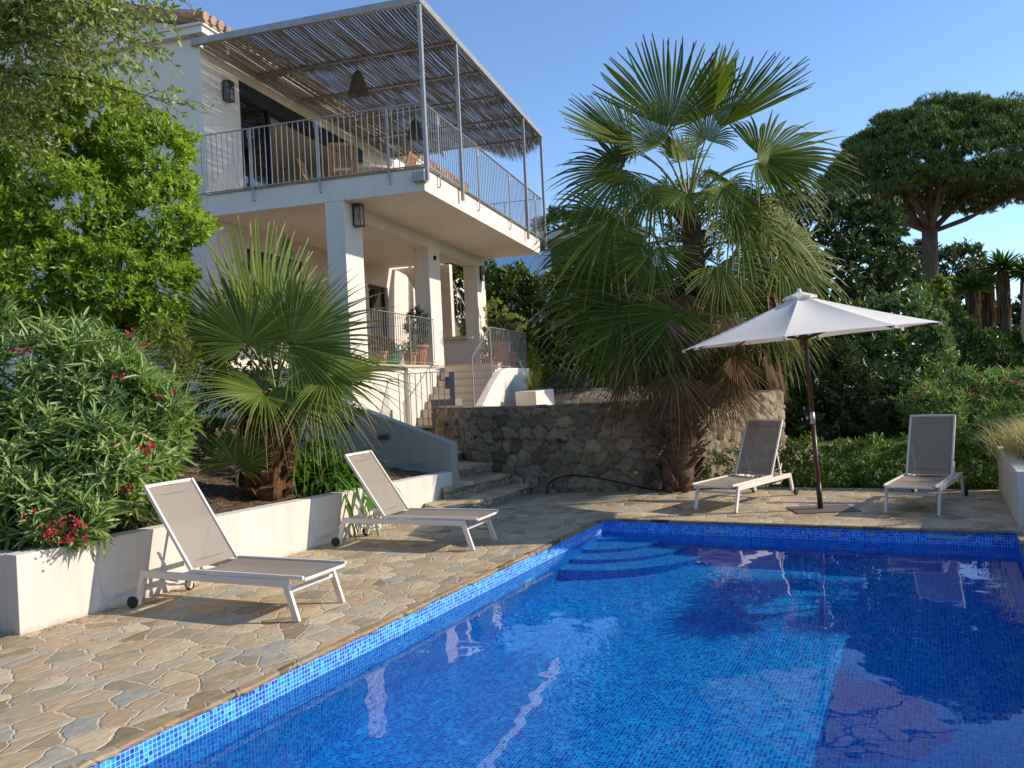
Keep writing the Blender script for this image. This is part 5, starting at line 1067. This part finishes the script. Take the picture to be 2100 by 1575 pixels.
yucca((2055, 548), 27, .72, 'tall yucca with a spiky green crown at the right edge', 91); yucca((1995, 590), 27.5, .68, 'shorter dark yucca left of the tall spiky one', 92); yucca((2025, 575), 28.5, .6, 'yucca standing behind and between the two front ones', 93); yucca((2105, 560), 26.5, .7, 'spiky yucca cut by the right edge of the picture', 94)
# closed sunshade behind the hedge, at the edge
q = at(2112, 690, 24.5); cs_ = empty('closed_parasol', (q[0], q[1], 0)); tag(cs_, 'folded beige parasol at the far right edge behind the hedge', 'parasol')
MB().lathe([(.03, 4.0), (.10, 3.9), (.17, 3.2), (.22, 2.6), (.20, 2.2), (.14, 2.1)], 14).build('folded_canopy', m_plain('beige_cloth', (.42, .35, .27), .9), cs_, None, True); MB().tube([(0, 0, 0), (0, 0, 4.05)], .03, 8).build('pole', POLEWOOD, cs_)
# ---- trees behind
def tree(name, label, blobs, root, n, k, L, w, m, seed, rad=.2, bark=BARK, inner=.25, group=None, camside=.65, **kw):
    r = np.random.default_rng(seed); tips, out = blob_tips(r, blobs, n, .6, 1.05, .22, camside); parts = [rosettes(r, tips, out, k, L, w, **kw)]
    if inner: t2, o2 = blob_tips(r, blobs, int(n*inner), .3, .7); parts.append(rosettes(r, t2, o2, k, L*1.2, w*1.4, **kw))
    V, Q = cat(*parts); root = np.array(root, float); e = empty(name, tuple(root)); tag(e, label, 'tree', group); npmesh('crown', V-root, Q, m, e); B = np.array(blobs); top = B[:, :3].mean(0)
    fk = root*.35+top*.65; fk[2] = root[2]+(top[2]-root[2])*.5
    segs = [([(0, 0, -.1), tuple((fk-root)*.5+np.array([.1, 0, 0])), tuple(fk-root)], [rad, rad*.85, rad*.7])]+[([tuple(a-root) for a in pts], rd) for pts, rd in branchy(r, fk, B[:, :3], rad*.55)]
    limbs('trunk', e, segs, bark, 9); return e
def root_at(px, Y): p = at(px, 760, Y); return (p[0], p[1], 0)
tree('dark_tree', 'dense dark evergreen tree between the tall palm and the pine', BG([(1660, 480, 30, 110, 80, 1.8), (1760, 470, 30, 80, 70, 1.4), (1800, 540, 30, 60, 70, 1.2), (1700, 560, 29.5, 110, 80, 1.6), (1620, 560, 30, 80, 90, 1.4), (1580, 470, 30.5, 70, 60, 1.2)]), root_at(1700, 30), 3600, 8, .25, .11, LEAF_DARK, 95, .3, upb=.3, jit=.25)
tree('slim_tree', 'thin dark tree with sky gaps left of the pine trunk', BG([(1790, 610, 33, 50, 50, .9), (1850, 590, 33, 45, 60, .9), (1830, 650, 33, 60, 40, .9), (1880, 640, 33, 40, 60, .8)]), root_at(1790, 33), 900, 8, .24, .10, LEAF_DARK, 96, .15, inner=.1, upb=.3, jit=.25)
tree('grey_tree', 'grey green tree right of the pine trunk', BG([(1945, 560, 42, 40, 55, 1.2), (1985, 540, 42, 30, 40, .9), (1975, 600, 42, 50, 50, 1.2), (1890, 540, 43, 35, 45, 1.0), (1960, 640, 41, 60, 50, 1.2), (1900, 620, 43, 40, 50, 1.0)]), root_at(1960, 42), 1900, 8, .28, .12, LEAF_GREY, 97, .18, upb=.4, jit=.3)
tree('olive_tree', 'loose olive green tree right behind the tall palm crown', BG([(1330, 450, 19, 90, 70, 1.0), (1430, 430, 19.5, 90, 70, 1.0), (1530, 470, 19.5, 80, 80, 1.0), (1600, 540, 19, 70, 70, .9), (1350, 540, 19, 90, 70, .9), (1480, 550, 19.2, 90, 80, .9), (1280, 520, 19.4, 60, 60, .7)]), root_at(1440, 19.4), 2200, 9, .12, .03, m_leaf('olive_leaf', [(.05, .07, .022), (.09, .115, .035), (.15, .17, .06)], .45, .35, .4), 98, .16, upb=.4, jit=.2)
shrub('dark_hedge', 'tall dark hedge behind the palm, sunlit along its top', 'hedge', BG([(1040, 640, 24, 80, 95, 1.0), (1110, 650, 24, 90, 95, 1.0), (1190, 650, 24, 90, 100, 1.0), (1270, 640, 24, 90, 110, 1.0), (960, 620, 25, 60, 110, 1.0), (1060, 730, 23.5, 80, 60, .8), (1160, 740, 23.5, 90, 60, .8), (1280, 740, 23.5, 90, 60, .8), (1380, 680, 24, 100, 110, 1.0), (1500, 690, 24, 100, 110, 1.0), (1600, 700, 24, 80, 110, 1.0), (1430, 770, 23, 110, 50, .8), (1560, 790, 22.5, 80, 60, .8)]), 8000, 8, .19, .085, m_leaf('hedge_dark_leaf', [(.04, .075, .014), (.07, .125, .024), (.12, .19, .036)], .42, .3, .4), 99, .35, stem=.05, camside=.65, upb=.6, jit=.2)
c = at(1165, 785, 17.9); shrub('round_bush', 'clipped round grey green bush on the upper terrace', 'bush', [(c[0], c[1], c[2]-.05, .50, .45, .30)], 900, 7, .035, .014, LEAF_GREY, 101, .3, stem=.01, jit=.04)
c = at(1040, 660, 20.5); bo = shrub('bougainvillea', 'purple flowering climber beside the farthest column', 'shrub', BG([(1020, 650, 20.4, 25, 40, .3), (1050, 665, 20.3, 30, 20, .3), (1010, 690, 20.2, 20, 30, .3)]), 240, 7, .07, .03, LEAF_OAK, 102, .2, stem=.015)
flowers(np.random.default_rng(103), bo, [at(x, y, 20.05) for x, y in ((1045, 665), (1055, 668), (1062, 670), (1035, 668), (1050, 672), (1030, 660))], m_leaf('purple_bract', [(.25, .03, .16), (.4, .06, .28)], .6, .4, .2, (1, .9, 1), 3), .035, 6)
# potted plants' greenery
def potted(v, u, z, h, rr_, label, m, seed, L=.07, w=.03, n=70, cat__='plant'):
    c = H3(v, u, z); shrub('potted_plant', label, cat__, [(c[0], c[1], c[2]+h*.55, rr_, rr_, h*.55)], n, 7, L, w, m, seed, .3, group='plants in the terrace pots', root=(c[0], c[1], c[2]), stem=.008, upb=.8)
potted(3.35, 1.66, TF+.38, .75, .2, 'grey green bushy plant in the large terracotta pot by the middle column', LEAF_GREY, 111, .11, .05); potted(2.85, 1.62, TF+.24, .22, .16, 'low trailing plant in the medium terracotta pot', LEAF_OAK, 112, .05, .02)
potted(2.1, 1.68, TF+.27, .16, .15, 'low plant in the green glazed pot', LEAF_GREY, 113, .05, .02); potted(1.55, 1.66, TF+.22, .30, .2, 'reddish leafy plant at the left end of the lower railing', m_leaf('red_leaf', [(.12, .03, .03), (.2, .07, .05), (.14, .12, .04)], .5, .3, .3), 114, .06, .022)
potted(5.6, .55, 2.55, .5, .3, 'leafy plant in the tall ribbed pot on the landing', LEAF_MID, 115, .10, .03, 110); potted(6.1, .5, 2.36, .45, .28, 'bushy yellow green plant at the right end of the landing', LEAF_LIME, 116, .07, .03, 110); potted(4.45, .5, 2.2, .25, .15, 'small reddish plant by the top of the stairs', m_leaf('red_leaf_b', [(.12, .03, .03), (.2, .07, .05)], .5, .3, .3), 117, .05, .02, 50)
c = H3(6.42, .0, 1.9); shrub('climbing_plant', 'light green climber hanging off the right end of the landing', 'plant', [(c[0], c[1], 2.05, .12, .2, .45)], 160, 7, .07, .03, LEAF_LIME, 118, .2, stem=.01)
c = H3(8.8, 2.35, 2.9); shrub('climbing_plant', 'white flowered climber at the foot of the outer stair railing', 'plant', [(c[0], c[1], 3.2, .3, .25, .45), (c[0]-.2, c[1], 2.8, .25, .2, .2)], 260, 7, .07, .03, LEAF_MID, 119, .2, stem=.01)
# ---- umbrella pine
YPn = 37.0
pn = empty('umbrella_pine', root_at(1906, YPn)); tag(pn, 'big umbrella pine with a broad domed crown and a bare trunk', 'tree'); off = np.array(pn.location)
PINE = m_leaf('pine_needles', [(.05, .092, .026), (.08, .14, .036), (.14, .20, .05), (.22, .27, .08)], .5, .18, .3, (1.1, 1.2, .5), .55)
r = np.random.default_rng(120); cc = at(1930, 405, YPn); rx, rz = 212*YPn/FPX, 172*YPn/FPX; n = 700
u = rnd_dir(r, n*3); u = u[(u[:, 2] > -.08)]; u = u[:n]; rad = 1+.06*np.sin(u[:, 0]*9)*np.sin(u[:, 1]*8+1)+.05*np.sin(u[:, 2]*17+u[:, 0]*13)+r.normal(0, .025, len(u)); cl = cc+u*np.array([rx, rx*.95, rz])*rad[:, None]
n2 = 240; th = r.uniform(0, 6.28, n2); rr_ = np.sqrt(r.uniform(.05, 1, n2)); lo_ = cc+np.stack([np.cos(th)*rr_*rx*.96, np.sin(th)*rr_*rx*.9, rz*(-.02+.20*(1-rr_**2))+r.normal(0, .12, n2)], -1)
cl = np.concatenate([cl, lo_]); cu_ = np.concatenate([u, np.stack([np.cos(th)*rr_, np.sin(th)*rr_, .3+0*th], -1)]); nt_ = 46
hd = rnd_dir(r, len(cl)*nt_); hd[:, 2] = np.abs(hd[:, 2])*1.1-.15; sz = np.repeat(r.uniform(.42, .75, len(cl)), nt_)[:, None]
sub = np.repeat(cl, nt_, 0)+hd*np.array([.78, .78, .50])*sz; so_ = nrm(hd*.7+np.repeat(cu_, nt_, 0)*.3+np.array([0, 0, .6]))
V, Q = rosettes(r, sub, so_, 6, .19, .034, spread=.8, jit=.10, upb=.5, fold=.1, curve=.05, shape=(.3, 1, .8, .6)); npmesh('crown', V-off, Q, PINE, pn)
PB_ = m_bark('pine_bark', (.075, .05, .038), (.19, .13, .095), (5, 5, 1.2))
sg = [([at(1910, 835, YPn), at(1906, 640, YPn), at(1908, 540, YPn), at(1906, 470, YPn)], [.42, .35, .32, .33])]
fork = at(1906, 470, YPn)
for (x, y, dy, rd) in ((1770, 350, .5, .22), (1830, 300, -2, .2), (1900, 280, 1, .26), (1960, 300, -1.5, .2), (2040, 330, 1.5, .2), (2075, 400, -.5, .15), (1740, 400, -1, .14), (1850, 400, 2, .15), (1985, 390, 2.2, .15), (1930, 370, -2.5, .14), (2110, 380, .5, .12), (1800, 405, 1.5, .12)):
    b = at(x, y, YPn+dy); m = fork*.55+b*.45+np.array([0, 0, -.25]); m2 = fork*.2+b*.8+np.array([0, 0, -.1]); sg.append(([fork-np.array([0, 0, .15]), m, m2, b], [rd*.75, rd*.55, rd*.36, rd*.15]))
    for q in range(5): t = b+np.array([r.normal(0, .9), r.normal(0, .9), r.uniform(.1, .6)]); sg.append(([m2, (m2+t)/2+np.array([0, 0, .1]), t], [rd*.45, rd*.3, rd*.1]))
limbs('trunk', pn, [([tuple(np.array(p)-off) for p in pts], rd) for pts, rd in sg], PB_, 9)
q = at(1918, 620, YPn-.5); n_iv = 220; ri = np.random.default_rng(121); ip_ = np.stack([q[0]+ri.normal(0, .25, n_iv)+.1, q[1]-.3+ri.normal(0, .1, n_iv), ri.uniform(1.5, 5.4, n_iv)], -1); V, Q = rosettes(ri, ip_, np.tile([0, -1., .2], (n_iv, 1)), 6, .22, .13, spread=1.1); npmesh('ivy', V-off, Q, LEAF_LIME, pn)
# ---- neighbours and hill
nb_ = empty('neighbour_house', tuple(at(1180, 600, 44))); tag(nb_, 'pale modern house with a glass balustrade behind the terrace corner', 'house'); off = np.array(nb_.location); a, b = at(985, 560, 44)-off, at(1330, 545, 44)-off
MB().box(a[0], b[0], 0, 6, -4, a[2]+.1).build('wall', m_plaster('grey_house', (.30, .28, .27)), nb_); zt = at(1120, 500, 44)[2]-off[2]
MB().box(at(1108, 500, 44)[0]-off[0], b[0], -1.4, 6, zt, zt+.42).build('roof', m_plain('roof_slab', (.40, .37, .35), .8), nb_)
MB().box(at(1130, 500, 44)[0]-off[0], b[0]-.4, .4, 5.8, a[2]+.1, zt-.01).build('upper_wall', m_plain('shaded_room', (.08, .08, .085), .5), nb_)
gb_ = MB().box(a[0], at(1128, 540, 44)[0]-off[0], -.05, .0, a[2]-.35, a[2]+1.0).build('glass_balustrade', m_plain('blue_glass', (.32, .45, .62), .1, .2, .03), nb_)
tree('hill_pine', 'round green pine on the hill behind the terrace corner', BG([(1150, 465, 60, 50, 32, 2.0), (1215, 470, 60, 60, 36, 2.0), (1270, 480, 60, 50, 34, 2.0), (1115, 480, 60, 30, 25, 1.5)]), (at(1180, 520, 60)[0], 60, 4), 900, 9, .42, .10, m_leaf('hill_needles', [(.025, .05, .015), (.05, .085, .025), (.09, .13, .04)], .5, .2, .3), 131, .3, upb=1.0, jit=.4)
hl = MB()
hx = np.linspace(-60, 90, 40)
grid('hill', m_plain('hill_scrub', (.035, .055, .02), .95, 0, .5, .25, .3, 1.0), -70, 60, 62, 140, 60, 30, lambda X, Y: np.clip(-.3+4.6*np.exp(-((X-2)/17)**2)*np.clip((Y-62)/25, 0, 1), -.3, 9), None)
# white parasol on the terrace behind the palm
q = at(1395, 600, 18.2); wp = empty('white_parasol', (q[0], q[1], 1.14)); tag(wp, 'open white parasol on the upper terrace, glimpsed behind the palm', 'parasol')
ht = q[2]-1.14; MB().lathe([(0, ht+.35), (.5, ht+.18), (1.15, ht-.12), (1.14, ht-.22)], 8).build('canopy', CANVAS, wp); MB().tube([(0, 0, 0), (0, 0, ht+.34)], .025, 8).build('pole', ALU, wp)
# dry leaves blown along the wall foot
r = np.random.default_rng(140); n = 520; t = r.random(n); x = -2.40+np.abs(r.normal(0, .10, n))+(r.random(n) < .35)*r.uniform(0, 2.2, n); y = -5.6+6.0*t; base = np.array([P2(a_, b_, .006) for a_, b_ in zip(x, y)])
d = nrm(np.stack([r.normal(size=n), r.normal(size=n), r.normal(0, .12, n)], -1)); V, Q = leaves(base, d, np.array([0, 0, 1.])+r.normal(0, .15, (n, 3)), r.uniform(.012, .038, n), r.uniform(.005, .012, n), .3, .3)
tag(npmesh('fallen_leaves', V, Q, m_leaf('dry_leaf', [(.10, .05, .025), (.22, .11, .05), (.30, .06, .06), (.35, .24, .12)], .8, .1, .2)), 'dry leaves scattered on the paving', 'fallen leaves', kind='stuff')

# ---- hedges added out of view, behind and left of the camera, to block sky
shrub('added_hedge', 'tall green hedge added out of view behind the camera to block sky light', 'hedge', [(x, -6.5+.4*(i % 2), 1.3, 1.6, 1.1, 1.9+.3*(i % 3)) for i, x in enumerate(range(-15, 8, 2))], 2600, 7, .42, .22, LEAF_MID, 150, .2, stem=.06, upb=.5, jit=.3)
shrub('added_hedge', 'tall green hedge added out of view on the left to block sky light', 'hedge', [(-13.5+.3*(i % 2), y, 2.6, 1.2, 1.6, 3.0+.3*(i % 3)) for i, y in enumerate(range(-4, 12, 2))], 1800, 7, .42, .22, LEAF_MID, 151, .2, stem=.06, upb=.5, jit=.3)

# ---- fan palm growing on the right of the pool, just outside the picture; its leaves shade the water
pp = empty('garden_palm', (6.35, 7.15, 0)); tag(pp, 'fan palm on the right hand paving beside the pool', 'palm tree'); off = np.array(pp.location)
MB().tube([(0, 0, 0), (.03, 0, .6), (0, 0, 1.25)], [.17, .15, .12], 10).build('trunk', FIBRE, pp, None, True); b_ = off+np.array([0, 0, 1.2])
add_frond(pp, off, b_, (5.95, 6.98, 1.52), (4.72, 6.93, 1.50), (0, .05, 1), PALM2, 900, 6, 19, .02, .30)
for i in range(9):
    a_ = 2*math.pi*i/9+.3; hb_ = np.array([6.35+.42*math.cos(a_), 7.2+.45*math.sin(a_), 1.55+.15*(i % 3)]); add_frond(pp, off, b_, hb_, hb_+np.array([.55*math.cos(a_), .55*math.sin(a_), .10]), (-.3*math.cos(a_), -.3*math.sin(a_), 1), PALM2, 901+i, 30, 105, .1, .6)
